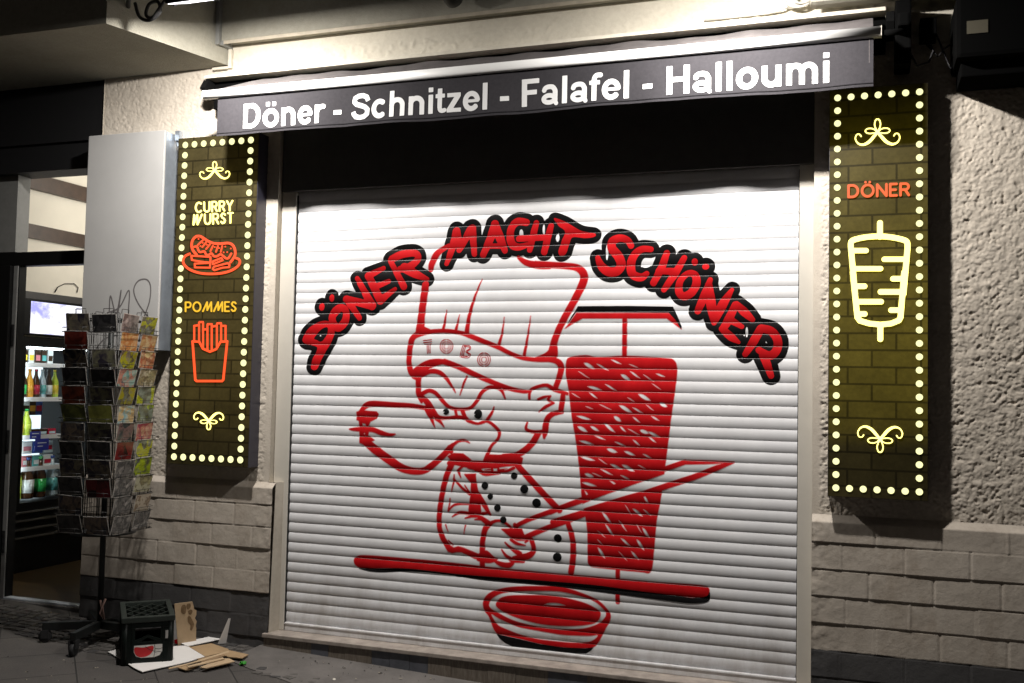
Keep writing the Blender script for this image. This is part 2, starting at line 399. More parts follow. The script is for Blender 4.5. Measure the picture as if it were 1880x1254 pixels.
# ================================================================== BUILDING
YW, YP = -.06, -.10
ZP = .168                                   # top of the dark base band
bld = tag(empty('shop_building', (1.4, 0, 0)), 'corner shop front in beige stucco over painted brick plinth, at night', 'building')
def stucco(X, Z):
    a = fbm(X, Z, .026, 4, 1, .68); b = fbm(X, Z, .010, 2, 9, .6); rdg = np.abs(fbm(X, Z, .014, 2, 4, .6) - .5) * 2
    h = np.clip(a * 1.25 + .6 * b - .38, 0, .78) + .2 * np.clip(rdg, 0, .5)
    pit = np.clip((.42 - fbm(X, Z, .014, 2, 21)) * 6, 0, 1) * np.clip((fbm(X, Z, .06, 2, 30) - .42) * 6, 0, 1)
    return YW + .001 - .0092 * h + .0045 * pit
def plinth(X, Z):
    H = .1215; c = (Z - (.775)) / H; ci = np.floor(c); f = c - ci                # f=0 bottom of a course
    jit = fbm(X, Z * 0 + ci * 3.1, .4, 2, 5) - .5
    off = np.where(ci.astype(int) % 2 == 0, 0.0, .135) + (ci * .037) % .05
    bx = (X + off) / .27; bi = np.floor(bx); g = bx - bi
    blk = np.sin(bi * 12.9898 + ci * 78.233) * 43758.5453; blk = blk - np.floor(blk)
    y = YP - .0018 * (1 - f) - .0035 * blk - .005 * jit + .001 * f
    vj = np.exp(-((np.minimum(g, 1 - g) * .27) / .004) ** 2)                   # thin upright joints
    y = y + .0028 * vj * np.where(blk > .45, 1, -.8)
    hj = np.clip((f - .955) / .03, 0, 1); y = y + (.0035 + .004 * (fbm(X, Z * 0 + ci, .12, 3, 90) - .5)) * hj                      # shadow gap under the course above
    y = y - .0022 * (fbm(X, Z, .05, 3, 12) - .5) - .0008 * (fbm(X, Z, .012, 3, 13) - .5)
    return y
def pl_edge(X, Z, xe, sgn):      # broken mortared quoin near the opening
    w = np.clip(1 - np.abs(X - xe) / .16, 0, 1); return -.012 * w * (fbm(X, Z, .06, 4, 44) - .45)
XL0, XL1, XR0, XR1 = -1.355, -.100, 2.818, 4.6
zs_st = np.arange(.775, 3.18, .0045)
def left_st(X, Z):
    y = YW - .003 + .55 * (stucco(X, Z) - YW + .003); sm = np.clip((X - (XL1 - .045)) / .012, 0, 1)            # smooth margin beside the opening
    return y * (1 - sm) + (YW - .004) * sm
def right_st(X, Z):
    y = stucco(X, Z); sm = np.clip((XR0 + .042 - X) / .012, 0, 1)
    return y * (1 - sm) + (YW - .004) * sm
grid_mesh('wall', np.append(np.arange(XL0, XL1, .0045), XL1), zs_st, left_st, M['wall'], bld)
grid_mesh('wall', np.append(np.arange(XR0, XR1 - .6, .0045), XR1), zs_st, right_st, M['wall'], bld)
zs_pl = np.arange(-.34, .7765, .0045)
def led(Z, y): k = np.clip((Z - .745) / .03, 0, 1); return y * (1 - k) + (YW - .006) * k
grid_mesh('plinth', np.append(np.arange(XL0 - .0, -.052, .0055), -.052), zs_pl, lambda X, Z: led(Z, plinth(X, Z) + pl_edge(X, Z, -.052, 1)), M['plinth'], bld)
grid_mesh('plinth', np.append(np.arange(2.818, XR1 - .6, .0055), XR1), zs_pl, lambda X, Z: led(Z, plinth(X, Z) + pl_edge(X, Z, 2.818, -1)), M['plinth'], bld)
# solid cores behind the relief (reveals, door jamb side)
for Q in ([((XL1, YW - .004, .76), (XL1, .12, .76), (XL1, .12, 2.95), (XL1, YW - .004, 2.95)), ((-.0522, YP - .006, -.3), (-.030, -.0235, -.3), (-.030, -.0235, .775), (-.0522, YP + .03, .775)), ((XL1, -.0235, .77), (-.030, -.0235, .775), (-.0522, YP + .03, .776), (XL1, YP + .03, .776))],
          [((XR0, YW - .004, -.3), (XR0, .12, -.3), (XR0, .12, 2.95), (XR0, YW - .004, 2.95))],
          [((XL0, YP - .01, -.3), (XL0, .40, -.3), (XL0, .40, .775), (XL0, YW, .775)), ((XL0, YW - .01, .775), (XL0, .40, .775), (XL0, .40, 3.18), (XL0, YW - .01, 3.18))]):
    mb = MB()
    for q in Q: mb.quad(*q)
    mb.build('wall_reveal', M['smoothwall'], bld)
# frieze above the awning and the upper wall that juts out
zs_fr = np.arange(2.94, 3.2925, .006)
grid_mesh('frieze', np.append(np.arange(-.46, 3.6, .0075), 4.6), zs_fr,
          lambda X, Z: YW - .012 - .006 * np.clip((fbm(X, Z, .025, 3, 50) - .45) * 4, 0, 1) * np.clip((3.215 + .02 * (fbm(X, Z, .2, 2, 8) - .5) - Z) / .01, 0, 1) * np.clip((fbm(X, Z * .3, .35, 2, 70) - .3) * 4, 0, 1), M['frieze'], bld)
mb = MB(); mb.box(-.452, 4.6, -.16, .3, 3.29, 6.5); mb.build('upper_wall', M['upper'], bld)
mb = MB(); mb.box(-.452, 2.80, -.165, -.161, 3.268, 3.287); mb.build('drip_strip', solid('beige_drip_strip', (.42, .37, .29), .6, var=.15), bld)
# bay window standing out over the door
mb = MB(); p = [(-.446, -.05, 0), (-.665, -.836, 0), (-6, -.90, 0), (-6, -.05, 0)]
mb.prism([(x, y, 3.172) for x, y, z in p], (0, 0, 3.2)); mb.build('bay', M['upper'], bld)
# black fascia over the door, door surround
mb = MB(); mb.box(-6, XL0 - .002, -.055, .12, 2.63, 3.17); mb.box(-6, XL0 - .002, -.075, -.0551, 2.80, 2.83); mb.build('door_fascia', M['lintel'], bld)
mb = MB(); mb.box(-6, -2.075, .0, .1, 2.135, 2.63); mb.build('side_wall_panel', solid('grey_side_panel', (.22, .22, .21), .5, var=.1), bld)
mb = MB(); mb.box(-6, -2.36, -.02, .1, -.3, 2.05); mb.build('dark_side_wall', M['lintel'], bld)
# door step
mb = MB(); mb.box(-6, XL0 - .001, -.02, .4, -.4, -.055, .006); mb.build('door_step', solid('worn_stone_step', (.14, .135, .13), .7, var=.3, vscale=9, bump=.4, bscale=60), bld)
# tiled step under the shutter
st = MB(); st.box(-.075, 2.80, -.128, .09, -.068, -.046, .004)
cope = st.build('shutter_sill', solid('worn_pale_stone', (.33, .285, .25), .6, var=.3, vscale=14, bump=.3, bscale=60), bld)
tw = NT('wood_look_tiles'); c = tw.coord((9, 1, 1.4))
tw.l(tw.ramp(tw.noise(c, 9, 7, .7), [(.25, (.075, .062, .05)), (.5, (.15, .125, .10)), (.72, (.24, .21, .175))]), tw.b.inputs['Base Color']); tw.b.inputs['Roughness'].default_value = .5
ts = NT('slate_tiles'); c = ts.coord()
ts.l(ts.ramp(ts.noise(c, 14, 7, .7), [(.3, (.055, .06, .072)), (.7, (.11, .115, .135))]), ts.b.inputs['Base Color']); ts.b.inputs['Roughness'].default_value = .55
sm = MB(); x = -.068; rnd = random.Random(2); seq = [.05, .135, .115, .105, .10, .16, .105, .115, .105, .13, .2, .15, .17, .2, .18, .2, .2, .2, .2, .2]; slate = {3, 6, 7, 8, 13}
for k, w in enumerate(seq):
    if x > 2.79: break
    sm.box(x, min(x + w - .0015, 2.795), -.118 - .001 * (k % 2), .05, -.40, -.0685, mi=1 if k in slate else 0); x += w
sm.build('step_tiles', [tw.m, ts.m], bld)
# conduit in the corner under the bay
mb = MB(); mb.box(-.470, -.446, -.19, -.162, 3.262, 4.2, .003); mb.box(-.452, -.430, -.166, -.073, 3.262, 3.289, .003); mb.build('conduit', solid('grey_conduit', (.20, .20, .19), .5), bld)
mb = MB(); mb.box(-.447, -.425, -.096, -.074, 3.150, 3.262, .003); mb.box(-.56, -.447, -.090, -.074, 3.150, 3.166, .003); mb.build('conduit', M['frieze'], bld)
# lit render canopy beam on the right
mb = MB(); mb.box(2.80, 4.6, -.27, -.161, 3.105, 3.8, .03); mb.build('canopy_beam', M['upper'], bld)

# ================================================================== ROLLER SHUTTER
ZK = [0.0]
for k in range(44): ZK.append(ZK[-1] + (.055 if k < 24 else .05785))
ZK = np.array(ZK); SL_X0, SL_X1 = -.002, 2.748
def slat_t(z):
    k = int(np.clip(np.searchsorted(ZK, z, side='right') - 1, 0, 43)); h = ZK[k + 1] - ZK[k]; return (z - ZK[k]) / h, h
BUL = .0042
def slat_y(z):
    t, h = slat_t(z)
    if t < .055: return .0025 - .002 * t / .055
    s = (t - .055) / .945; return -BUL * (1 - abs(2 * s - 1) ** 2.1) - .0008
def slat_n(z):
    e = .0006; t, h = slat_t(z)
    z0, z1 = (z - e, z + e)
    if t * h < .055 * h + e: z0 = z
    if (1 - t) * h < e: z1 = z - e * .02; z0 = z - e
    if t < .055: return (0, -1, 0)
    dy = (slat_y(z1) - slat_y(z0)) / (z1 - z0); n = Vector((0, -1, dy)); n.normalize(); return tuple(n)
rows = []
for k in range(44):
    h = ZK[k + 1] - ZK[k]
    rows += [ZK[k], ZK[k] + .054 * h] + [ZK[k] + h * (.056 + .944 * q / 18) for q in range(18)] + [ZK[k] + h * .988]
rows = np.array(rows + [ZK[-1]])
shut = tag(empty('roller_shutter', (1.37, 0, 0)), 'closed white roller shutter spray-painted with a red pig-snouted cook carving doner', 'shutter')
def slat_curtain():
    mb = MB(); nrm = []
    zz = []
    for k in range(44):
        h = ZK[k + 1] - ZK[k]
        zz += [(ZK[k] + h * q, k) for q in [0, .05, .056] + [.056 + .944 * i / 12 for i in range(1, 12)] + [.9999]]
    for z, k in zz:
        mb.add([(SL_X0, slat_y(min(z, ZK[k + 1] - 1e-6)), z), (SL_X1, slat_y(min(z, ZK[k + 1] - 1e-6)), z)]); n = slat_n(z); nrm += [n, n]
    for i in range(len(zz) - 1): mb.face((2 * i, 2 * i + 1, 2 * i + 3, 2 * i + 2), True)
    me = bpy.data.meshes.new('slat_curtain'); me.from_pydata(mb.v, [], mb.f); me.polygons.foreach_set('use_smooth', mb.sm); me.update()
    me.normals_split_custom_set_from_vertices(nrm); link('slat_curtain', me, M['slat'], shut)
slat_curtain()
mb = MB(); mb.box(SL_X0, SL_X1, -.016, .012, -.0455, -.001, .003); mb.box(SL_X0, SL_X1, -.0195, -.0165, -.010, -.004); mb.build('bottom_bar', M['slat'], shut)
mb = MB(); mb.box(-.098, -.004, -.024, .05, -.045, 2.42, .004); mb.build('guide_rail', M['rail'], shut)
mb = MB(); mb.box(2.750, 2.817, -.024, .05, -.045, 2.42, .004); mb.build('guide_rail', M['rail'], shut)
mb = MB(); mb.box(-.0035, -.0005, -.016, .0, -.04, 2.40); mb.build('rubber_seal', M['rubber'], shut)
mb = MB(); mb.box(2.7465, 2.7495, -.016, .0, -.04, 2.40); mb.build('rubber_seal', M['rubber'], shut)
mb = MB(); mb.box(-.098, 2.817, -.032, .2, 2.421, 2.93, .004); mb.build('shutter_box', solid('shutter_box_sheet', (.10, .095, .09), .5, var=.1), shut)

# ------------------------------------------------------------------ the mural
YS = -.008
class Tr:               # coordinates read in an enlarged piece of the photo -> metres on the plane y
    def __init__(s, ox, oy, sc, y): s.o = (ox, oy, sc, y)
    def __call__(s, p): ox, oy, sc, y = s.o; q = aty(ox + p[0] / sc, oy + p[1] / sc, y); return (q[0], q[2])
    def P(s, L): return [s(p) for p in L]
    def k(s, p):
        a, b, c = s(p), s((p[0] + 1, p[1])), s((p[0], p[1] + 1)); return .5 * (math.dist(a, b) + math.dist(a, c))
    def r(s, L, r): rs = r if isinstance(r, (list, tuple)) else None; return [s.k(p) * (rs[i] if rs else r) for i, p in enumerate(L)]
def taper(n, a, b): return [a + (b - a) * i / (n - 1) for i in range(n)]
Z4 = Tr(520, 360, 3.6875, YS); Z5 = Tr(980, 360, 3.484, YS); Z6 = Tr(620, 600, 4.087, YS); Z7 = Tr(620, 820, 3.135, YS); Z8 = Tr(1000, 600, 2.0225, YS)
ZB = Tr(870, 1060, 6.963, YS); ZC = Tr(780, 840, 5.7, YS)
def dr(F, T, L, r, **kw): F.stroke(T.P(L), T.r(L, r), **kw)
def fl(F, T, L, **kw): F.poly(T.P(L), **kw)
def lens(F, T, L, w, sub=False): n = len(L); dr(F, T, L, [w * math.sin(math.pi * (i + .02) / (n - 1 + .04)) + .4 for i in range(n)], sub=sub)

def newF(): return Field(.0, 2.745, rows, .003, .06)
# --- lettering: DOENER MACHT SCHOENER
L = newF()
fl(L, Z4, [(130, 975), (150, 925), (185, 885), (235, 855), (290, 845), (335, 868), (345, 905), (335, 960), (305, 1020), (272, 1075), (243, 1135), (226, 1170), (203, 1176), (187, 1157), (200, 1100), (225, 1052), (228, 1022), (190, 1007), (150, 1000)])
fl(L, Z4, [(207, 962), (245, 910), (288, 886), (303, 902), (288, 952), (257, 987), (228, 977)], sub=True)
dr(L, Z4, [(345, 790), (382, 757), (418, 770), (424, 825), (403, 868), (368, 890), (340, 868), (330, 825)], [26, 24, 22, 24, 26, 26, 24, 24], closed=True)
L.disc(Z4((260, 750)), .016, .021); L.disc(Z4((328, 690)), .014, .020)
dr(L, Z4, [(515, 825), (430, 700)], [16, 24]); dr(L, Z4, [(425, 698), (600, 742)], [22, 26]); dr(L, Z4, [(600, 742), (500, 558)], [28, 15])
dr(L, Z4, [(578, 545), (655, 705)], [24, 26]); dr(L, Z4, [(575, 540), (680, 487)], [24, 12]); dr(L, Z4, [(620, 615), (712, 577)], [20, 14]); dr(L, Z4, [(655, 705), (757, 628)], [27, 11])
dr(L, Z4, [(722, 435), (815, 612)], [16, 22]); dr(L, Z4, [(735, 425), (800, 395), (880, 385), (912, 405), (900, 440), (850, 480), (790, 495)], [22, 24, 22, 20, 22, 24, 20]); dr(L, Z4, [(820, 485), (890, 525), (972, 562)], [30, 26, 14])
dr(L, Z4, [(1105, 458), (1140, 360), (1172, 235)], [14, 22, 24]); dr(L, Z4, [(1172, 240), (1185, 330)], [26, 26]); dr(L, Z4, [(1190, 365), (1270, 225)], [18, 28]); dr(L, Z4, [(1278, 220), (1293, 392)], [26, 17])
dr(L, Z4, [(1352, 398), (1400, 290), (1432, 190)], [20, 26, 26]); dr(L, Z4, [(1432, 190), (1465, 280), (1500, 370)], [24, 28, 18]); dr(L, Z4, [(1390, 338), (1480, 338)], 16)
dr(L, Z4, [(1645, 178), (1590, 172), (1550, 205), (1535, 265), (1548, 325), (1590, 345), (1650, 330)], [22, 24, 24, 24, 26, 22, 16])
dr(L, Z4, [(1712, 182), (1690, 270), (1668, 365)], [18, 22, 17]); dr(L, Z5, [(-95, 272), (80, 262)], 19); dr(L, Z5, [(110, 190), (85, 280), (66, 358)], [17, 21, 19])
fl(L, Z5, [(130, 142), (200, 165), (300, 222), (385, 238), (388, 258), (330, 268), (250, 262), (225, 305), (205, 365), (172, 382), (158, 355), (180, 285), (200, 225), (160, 190)])
dr(L, Z5, [(622, 318), (598, 282), (548, 268), (502, 290), (500, 335), (540, 385), (558, 440), (530, 480), (475, 482), (430, 445), (408, 392)], [18, 20, 22, 25, 27, 28, 28, 28, 28, 24, 14])
dr(L, Z5, [(748, 340), (690, 340), (642, 378), (620, 440), (632, 500), (685, 520), (722, 495)], [17, 20, 24, 26, 26, 24, 15])
dr(L, Z5, [(850, 365), (815, 460), (765, 555)], [19, 23, 20]); dr(L, Z5, [(800, 478), (905, 482)], 20); dr(L, Z5, [(962, 395), (900, 500), (832, 598)], [17, 23, 17])
dr(L, Z5, [(985, 495), (1030, 505), (1040, 560), (1005, 620), (955, 640), (927, 605), (938, 540)], [18, 22, 25, 25, 24, 23, 20], closed=True)
L.disc(Z5((1029, 421)), .014, .017); L.disc(Z5((1099, 451)), .016, .014)
dr(L, Z5, [(1048, 735), (1090, 640), (1128, 535)], [20, 26, 15]); dr(L, Z5, [(1118, 570), (1135, 700), (1152, 810)], [22, 30, 16]); dr(L, Z5, [(1160, 790), (1210, 690), (1268, 598)], [22, 28, 11])
dr(L, Z5, [(1290, 695), (1245, 790), (1210, 850)], [22, 26, 22]); dr(L, Z5, [(1295, 690), (1345, 740), (1398, 790)], [18, 26, 16]); dr(L, Z5, [(1245, 785), (1330, 835)], [24, 14]); dr(L, Z5, [(1205, 850), (1260, 900), (1310, 935)], [20, 24, 10])
dr(L, Z5, [(1450, 850), (1405, 930), (1352, 1012)], [24, 26, 17]); dr(L, Z5, [(1455, 845), (1520, 865), (1560, 925), (1550, 990), (1505, 1020), (1440, 985)], [24, 26, 26, 26, 26, 20]); dr(L, Z5, [(1470, 1020), (1495, 1085), (1517, 1150)], [28, 24, 18])
Lblack = L.D - .0308
for T, p, a, b in ((Z4, (1610, 255), 14, 30), (Z5, (715, 440), 30, 18), (Z5, (468, 360), 8, 50), (Z5, (1362, 870), 8, 34), (Z5, (152, 268), 12, 24), (Z4, (250, 945), 5, 5), (Z5, (63, 215), 8, 34)):
    F2 = newF(); k = T.k(p); F2.disc(T(p), a * k, b * k); Lblack = np.maximum(Lblack, -F2.D)
L.mesh('painted_lettering_outline', M['black'], slat_y, shut, lift=.0008, nfun=slat_n, D=Lblack)
L.mesh('painted_lettering', M['red'], slat_y, shut, lift=.0014, nfun=slat_n, level=.0012)

# --- the cook, the skewer, the bar, the bowl: red lines
G = newF()
# skewer first, so that the blade can cut through it
fl(G, Z8, [(80, 130), (95, 113), (150, 106), (200, 113), (300, 108), (440, 116), (480, 125), (491, 160), (484, 230), (470, 330), (455, 450), (445, 530), (430, 640), (415, 720), (405, 830), (393, 908), (350, 910), (200, 895), (165, 885), (160, 850), (158, 760), (150, 700), (138, 640), (130, 540), (115, 420), (100, 330), (88, 230), (79, 180)])
fk = [(165, 145), (215, 150), (265, 130), (330, 145), (145, 178), (300, 188), (335, 178), (385, 190), (430, 180), (185, 228), (245, 225), (415, 222), (115, 255), (180, 255), (320, 270), (370, 262), (165, 300), (225, 298), (300, 305), (345, 310), (390, 300), (440, 290), (145, 338), (270, 342), (340, 345), (410, 340), (140, 380), (185, 378), (240, 375), (290, 380), (330, 390), (370, 390), (405, 400), (155, 430), (205, 412), (250, 460), (280, 435), (340, 430), (380, 480), (400, 420), (160, 490), (215, 500), (315, 470), (265, 520), (310, 525), (360, 520), (195, 550), (230, 540), (165, 585), (255, 580), (300, 560), (165, 552), (160, 628), (230, 710), (310, 680), (345, 690), (380, 690), (375, 640), (290, 740), (240, 755), (210, 770), (350, 750), (375, 765), (205, 800), (300, 800), (355, 810), (210, 840), (290, 852), (335, 850)]
rnd = random.Random(11)
for x, y in fk:
    a = R(rnd.uniform(18, 42) if y < 600 else rnd.uniform(38, 58)); l = rnd.uniform(17, 30); w = rnd.choice([2.5, 4, 6, 7.5]) if x not in () else 3; w = w if y < 640 else w * .8
    if y in (228, 338, 430, 490, 585) and x < 270: a = R(14); l = 30; w = 6
    dx, dy = l * math.cos(a), l * math.sin(a); lens(G, Z8, [(x - dx, y - dy), (x - dx * .4, y - dy * .45), (x + dx * .3, y + dy * .35), (x + dx, y + dy)], w, sub=True)
fl(G, Z8, [(-60, 722), (60, 690), (200, 632), (330, 585), (440, 548), (525, 512), (640, 512), (540, 556), (440, 590), (300, 628), (150, 674), (60, 712), (-40, 760)], sub=True, smooth=False)
# hood over the skewer
fl(G, Z5, [(198, 848), (235, 800), (272, 748), (862, 748), (900, 780), (944, 850), (915, 830), (850, 782), (310, 782), (260, 808)], smooth=False)
dr(G, Z5, [(581, 775), (579, 1035)], 14)
dr(G, Z8, [(271, 905), (270, 1022)], 7.5)
# knife
dr(G, Z7, [(1018, 462), (1100, 420), (1270, 358), (1442, 300)], [10, 11, 12, 11]); dr(G, Z8, [(20, 688), (130, 645), (250, 598), (400, 544), (522, 502)], 8.5)
dr(G, Z8, [(522, 503), (620, 503), (702, 503)], [8, 6, 2]); dr(G, Z7, [(1065, 528), (1200, 470), (1320, 428), (1442, 380)], 13); dr(G, Z8, [(30, 726), (140, 692), (300, 642), (450, 592), (560, 556), (645, 522), (700, 504)], [10, 10, 10, 10, 10, 9, 3])
# hat
dr(G, Z4, [(1120, 335), (1045, 385), (1008, 450), (996, 497)], [14, 20, 20, 16]); dr(G, Z4, [(962, 600), (945, 720), (932, 830), (925, 915)], [24, 23, 24, 30])
dr(G, Z4, [(925, 890), (945, 905), (985, 912)], [24, 22, 12]); dr(G, Z4, [(1590, 412), (1640, 448), (1720, 468), (1800, 472)], [10, 18, 22, 20])
dr(G, Z5, [(10, 436), (100, 440), (200, 446), (275, 458), (315, 492), (318, 540), (288, 610), (240, 700), (200, 770), (160, 850), (130, 930), (112, 1010)], [20, 19, 19, 21, 24, 25, 23, 22, 21, 20, 21, 24])
fl(G, Z6, [(1470, 240), (1560, 195), (1605, 150), (1645, 150), (1630, 240)])
for Ls, w in (([(1082, 905), (1095, 835), (1105, 772)], 9), ([(1168, 908), (1180, 855), (1192, 803)], 9), ([(1240, 935), (1258, 810), (1300, 670), (1345, 562)], 15), ([(1455, 1015), (1480, 930), (1495, 820)], 10), ([(1628, 1088), (1652, 960), (1674, 812)], 10)):
    dr(G, Z4, Ls, taper(len(Ls), w, .8))
# head band
dr(G, Z6, [(600, 50), (555, 95), (537, 190), (535, 290), (560, 355), (605, 385)], [20, 20, 19, 19, 22, 20])
dr(G, Z6, [(590, 60), (680, 38), (800, 30), (920, 45), (1000, 72), (1100, 112), (1200, 152), (1300, 202), (1390, 234), (1500, 248), (1600, 248), (1660, 270), (1675, 320), (1655, 395), (1630, 465)], [20, 14, 13, 14, 16, 16, 15, 14, 14, 14, 17, 22, 22, 20, 18])
fl(G, Z6, [(550, 340), (600, 290), (680, 250), (770, 242), (840, 262), (740, 290), (680, 318), (640, 360), (600, 392), (560, 372)])
dr(G, Z6, [(800, 262), (900, 298), (1000, 345), (1100, 390), (1200, 432), (1300, 466), (1400, 486), (1440, 482)], [20, 18, 18, 17, 16, 15, 12, 8])
# T O B O in thin triple lines, on a finer grid
q0, q1 = Z6((600, 330)), Z6((1180, 60)); _r = [z for z in np.arange(q0[1], q1[1], .0013)]
GT = Field(q0[0], q1[0], np.unique(np.round(np.concatenate([_r, [ZK[k] + e for k in range(44) for e in (0, .054 * .0578, .056 * .0578) if q0[1] < ZK[k] < q1[1]]]), 6)), .0013, .02)
GTz = GT.zs; GTx = (GT.xs[0], GT.xs[-1])
def gput():
    global GT
    GT.mesh('painted_letter', M['red'], slat_y, shut, lift=.0012, nfun=slat_n); GT = Field(GTx[0], GTx[1], GTz, .0013, .02)
for a, b in (((640, 103), (704, 95)), ((642, 118), (704, 110)), ((645, 133), (702, 126))): dr(GT, Z6, [a, b], 2.6)
for a, b in (((668, 133), (672, 200)), ((679, 130), (683, 198)), ((690, 128), (693, 196))): dr(GT, Z6, [a, b], 2.6)
gput()
def ring(T, c, rx, rz, w, gap=None):
    n = 28; P = [(c[0] + rx * math.cos(t), c[1] + rz * math.sin(t)) for t in [2 * math.pi * i / n for i in range(n)]]; dr(GT, T, P, w, closed=True, smooth=False)
for c in ((814, 146), (1096, 246)):
    for q in (48, 34, 19): ring(Z6, c, q, q * 1.08, 2.9)
    dr(GT, Z6, [(c[0], c[1] - 56), (c[0], c[1] - 22)], 3.2, sub=True); dr(GT, Z6, [(c[0], c[1] + 22), (c[0], c[1] + 56)], 3.2, sub=True); gput()
for k in (0, 11, 22):
    dr(GT, Z6, [(914 + k, 222 + k * .25), (938 + k, 134 + k * .3)], 2.6)
for q in (0, 10): dr(GT, Z6, [(940 + q, 136 + q), (985 - q * .2, 142 + q), (996 - q, 165), (970 - q, 187), (994 - q, 206), (975 - q, 232 - q), (922 + q, 226 - q)], 2.6)
gput()
# brow, eyes, cheek
dr(G, Z6, [(605, 380), (603, 450), (608, 510), (628, 562)], [20, 19, 19, 10])
dr(G, Z6, [(620, 370), (690, 335), (760, 342), (812, 385), (850, 440), (882, 492)], [12, 15, 15, 12, 8, 2])
dr(G, Z6, [(967, 372), (942, 430), (916, 512)], [5, 6, 1.5])
dr(G, Z6, [(628, 505), (680, 480), (730, 495), (780, 550), (835, 602), (905, 618), (990, 610), (1040, 560), (1080, 492), (1130, 456), (1190, 456), (1232, 485), (1254, 538)], [14, 13, 13, 13, 12, 10, 10, 12, 12, 12, 11, 9, 4])
dr(G, Z6, [(1225, 472), (1262, 470)], 5)
dr(G, Z6, [(635, 530), (680, 580), (715, 640), (755, 680), (820, 684), (900, 678), (965, 688)], [16, 22, 22, 16, 10, 12, 12])
dr(G, Z6, [(878, 618), (892, 668)], 9); dr(G, Z6, [(932, 625), (962, 690), (1005, 716), (1060, 726), (1120, 706)], [14, 13, 9, 7, 7]); dr(G, Z6, [(1172, 600), (1152, 650), (1116, 702)], [2, 9, 10])
dr(G, Z6, [(1060, 722), (1120, 710), (1175, 745), (1210, 790), (1202, 838), (1155, 890), (1125, 950), (1105, 1005)], [6, 8, 10, 11, 9, 9, 12, 15])
dr(G, Z6, [(665, 610), (690, 660), (727, 755)], [20, 18, 1.5]); dr(G, Z6, [(735, 690), (770, 715), (797, 752)], [11, 9, 1.5])
# snout
dr(G, Z6, [(172, 640), (205, 595), (262, 578), (400, 585), (560, 594), (690, 615)], [16, 19, 20, 18, 16, 12])
fl(G, Z6, [(140, 640), (175, 625), (230, 632), (290, 636), (305, 655), (290, 688), (245, 710), (225, 748), (160, 752), (158, 705), (140, 698)], smooth=False)
fl(G, Z6, [(182, 722), (205, 725), (212, 742), (184, 744)], sub=True, smooth=False)
fl(G, Z6, [(85, 765), (160, 753), (230, 745), (320, 776), (380, 798), (432, 803), (400, 820), (330, 815), (260, 790), (180, 786), (110, 779)])
fl(G, Z6, [(162, 780), (235, 780), (225, 815), (275, 850), (200, 885), (162, 870)], smooth=False); G.disc(Z6((199, 802)), .004, .005, sub=True)
dr(G, Z6, [(195, 850), (280, 922), (380, 995), (470, 1055), (560, 1082), (640, 1080), (700, 1045), (770, 985), (828, 925), (862, 885)], [28, 30, 30, 28, 24, 22, 22, 20, 22, 12])
dr(G, Z6, [(850, 900), (900, 860), (950, 853), (988, 872)], [12, 9, 8, 2]); dr(G, Z6, [(835, 905), (850, 940)], 14)
# right jaw, ear
dr(G, Z6, [(1502, 800), (1462, 868), (1400, 928), (1330, 965), (1240, 972)], [22, 22, 22, 20, 16])
dr(G, Z6, [(1436, 540), (1440, 490), (1465, 462), (1560, 438), (1625, 470), (1722, 502)], [8, 9, 10, 11, 15, 10]); dr(G, Z6, [(1692, 500), (1682, 570), (1672, 635)], [16, 19, 18])
dr(G, Z6, [(1680, 638), (1610, 655), (1568, 700), (1555, 780), (1548, 832)], [14, 18, 20, 22, 8]); dr(G, Z6, [(1420, 718), (1415, 770), (1480, 790), (1550, 785)], [5, 10, 12, 14])
dr(G, Z6, [(1502, 545), (1545, 528), (1595, 518)], [7, 8, 3]); dr(G, Z6, [(1595, 520), (1578, 548), (1622, 572)], [6, 9, 3]); dr(G, Z6, [(1620, 572), (1560, 600), (1508, 637)], [6, 10, 3])
# collar
fl(G, Z6, [(822, 970), (870, 948), (940, 952), (985, 985), (1005, 1005), (1100, 1008), (1112, 958), (1200, 962), (1330, 958), (1388, 985), (1376, 1040), (1330, 1030), (1270, 1042), (1200, 1045), (1100, 1050), (1030, 1085), (985, 1030), (900, 1025), (850, 1010)], smooth=False)
# jacket
dr(G, ZC, [(285, 60), (240, 150), (205, 260), (180, 380), (160, 500), (148, 620), (152, 740), (185, 840), (235, 925)], [30, 28, 27, 26, 26, 25, 25, 26, 28])
fl(G, ZC, [(205, 925), (260, 920), (300, 945), (345, 930), (400, 945), (500, 985), (580, 1020), (590, 1060), (520, 1060), (450, 1025), (380, 990), (330, 990), (280, 1000), (240, 985)], smooth=False)
fl(G, ZC, [(560, 1010), (640, 975), (720, 1040), (760, 1065), (700, 1100), (620, 1100), (540, 1070)])
dr(G, ZC, [(600, 1050), (600, 1145)], 26)
fl(G, ZC, [(410, 175), (530, 170), (535, 250), (560, 370), (580, 500), (590, 600), (455, 580), (460, 500), (480, 380), (480, 270)], smooth=False)
dr(G, ZC, [(545, 370), (610, 480), (682, 600)], [20, 26, 10]); dr(G, ZC, [(600, 590), (670, 575)], [16, 6])
dr(G, ZC, [(250, 60), (310, 45), (470, 80)], [20, 30, 30]); dr(G, ZC, [(460, 90), (540, 110), (620, 175), (720, 170), (780, 165)], [26, 28, 14, 12, 8])
dr(G, ZC, [(340, 140), (390, 95), (450, 70)], [10, 10, 8]); dr(G, ZC, [(345, 140), (375, 210)], [14, 3]); dr(G, ZC, [(300, 225), (390, 320), (470, 385)], [8, 11, 12]); dr(G, ZC, [(305, 180), (300, 250), (275, 360)], [4, 8, 2]); dr(G, ZC, [(415, 290), (465, 370)], [3, 9])
dr(G, ZC, [(262, 430), (245, 560)], [4, 7]); dr(G, ZC, [(240, 560), (300, 500), (380, 485), (470, 490)], [6, 9, 9, 6]); dr(G, ZC, [(285, 620), (350, 580), (420, 580), (500, 600)], [3, 13, 15, 13])
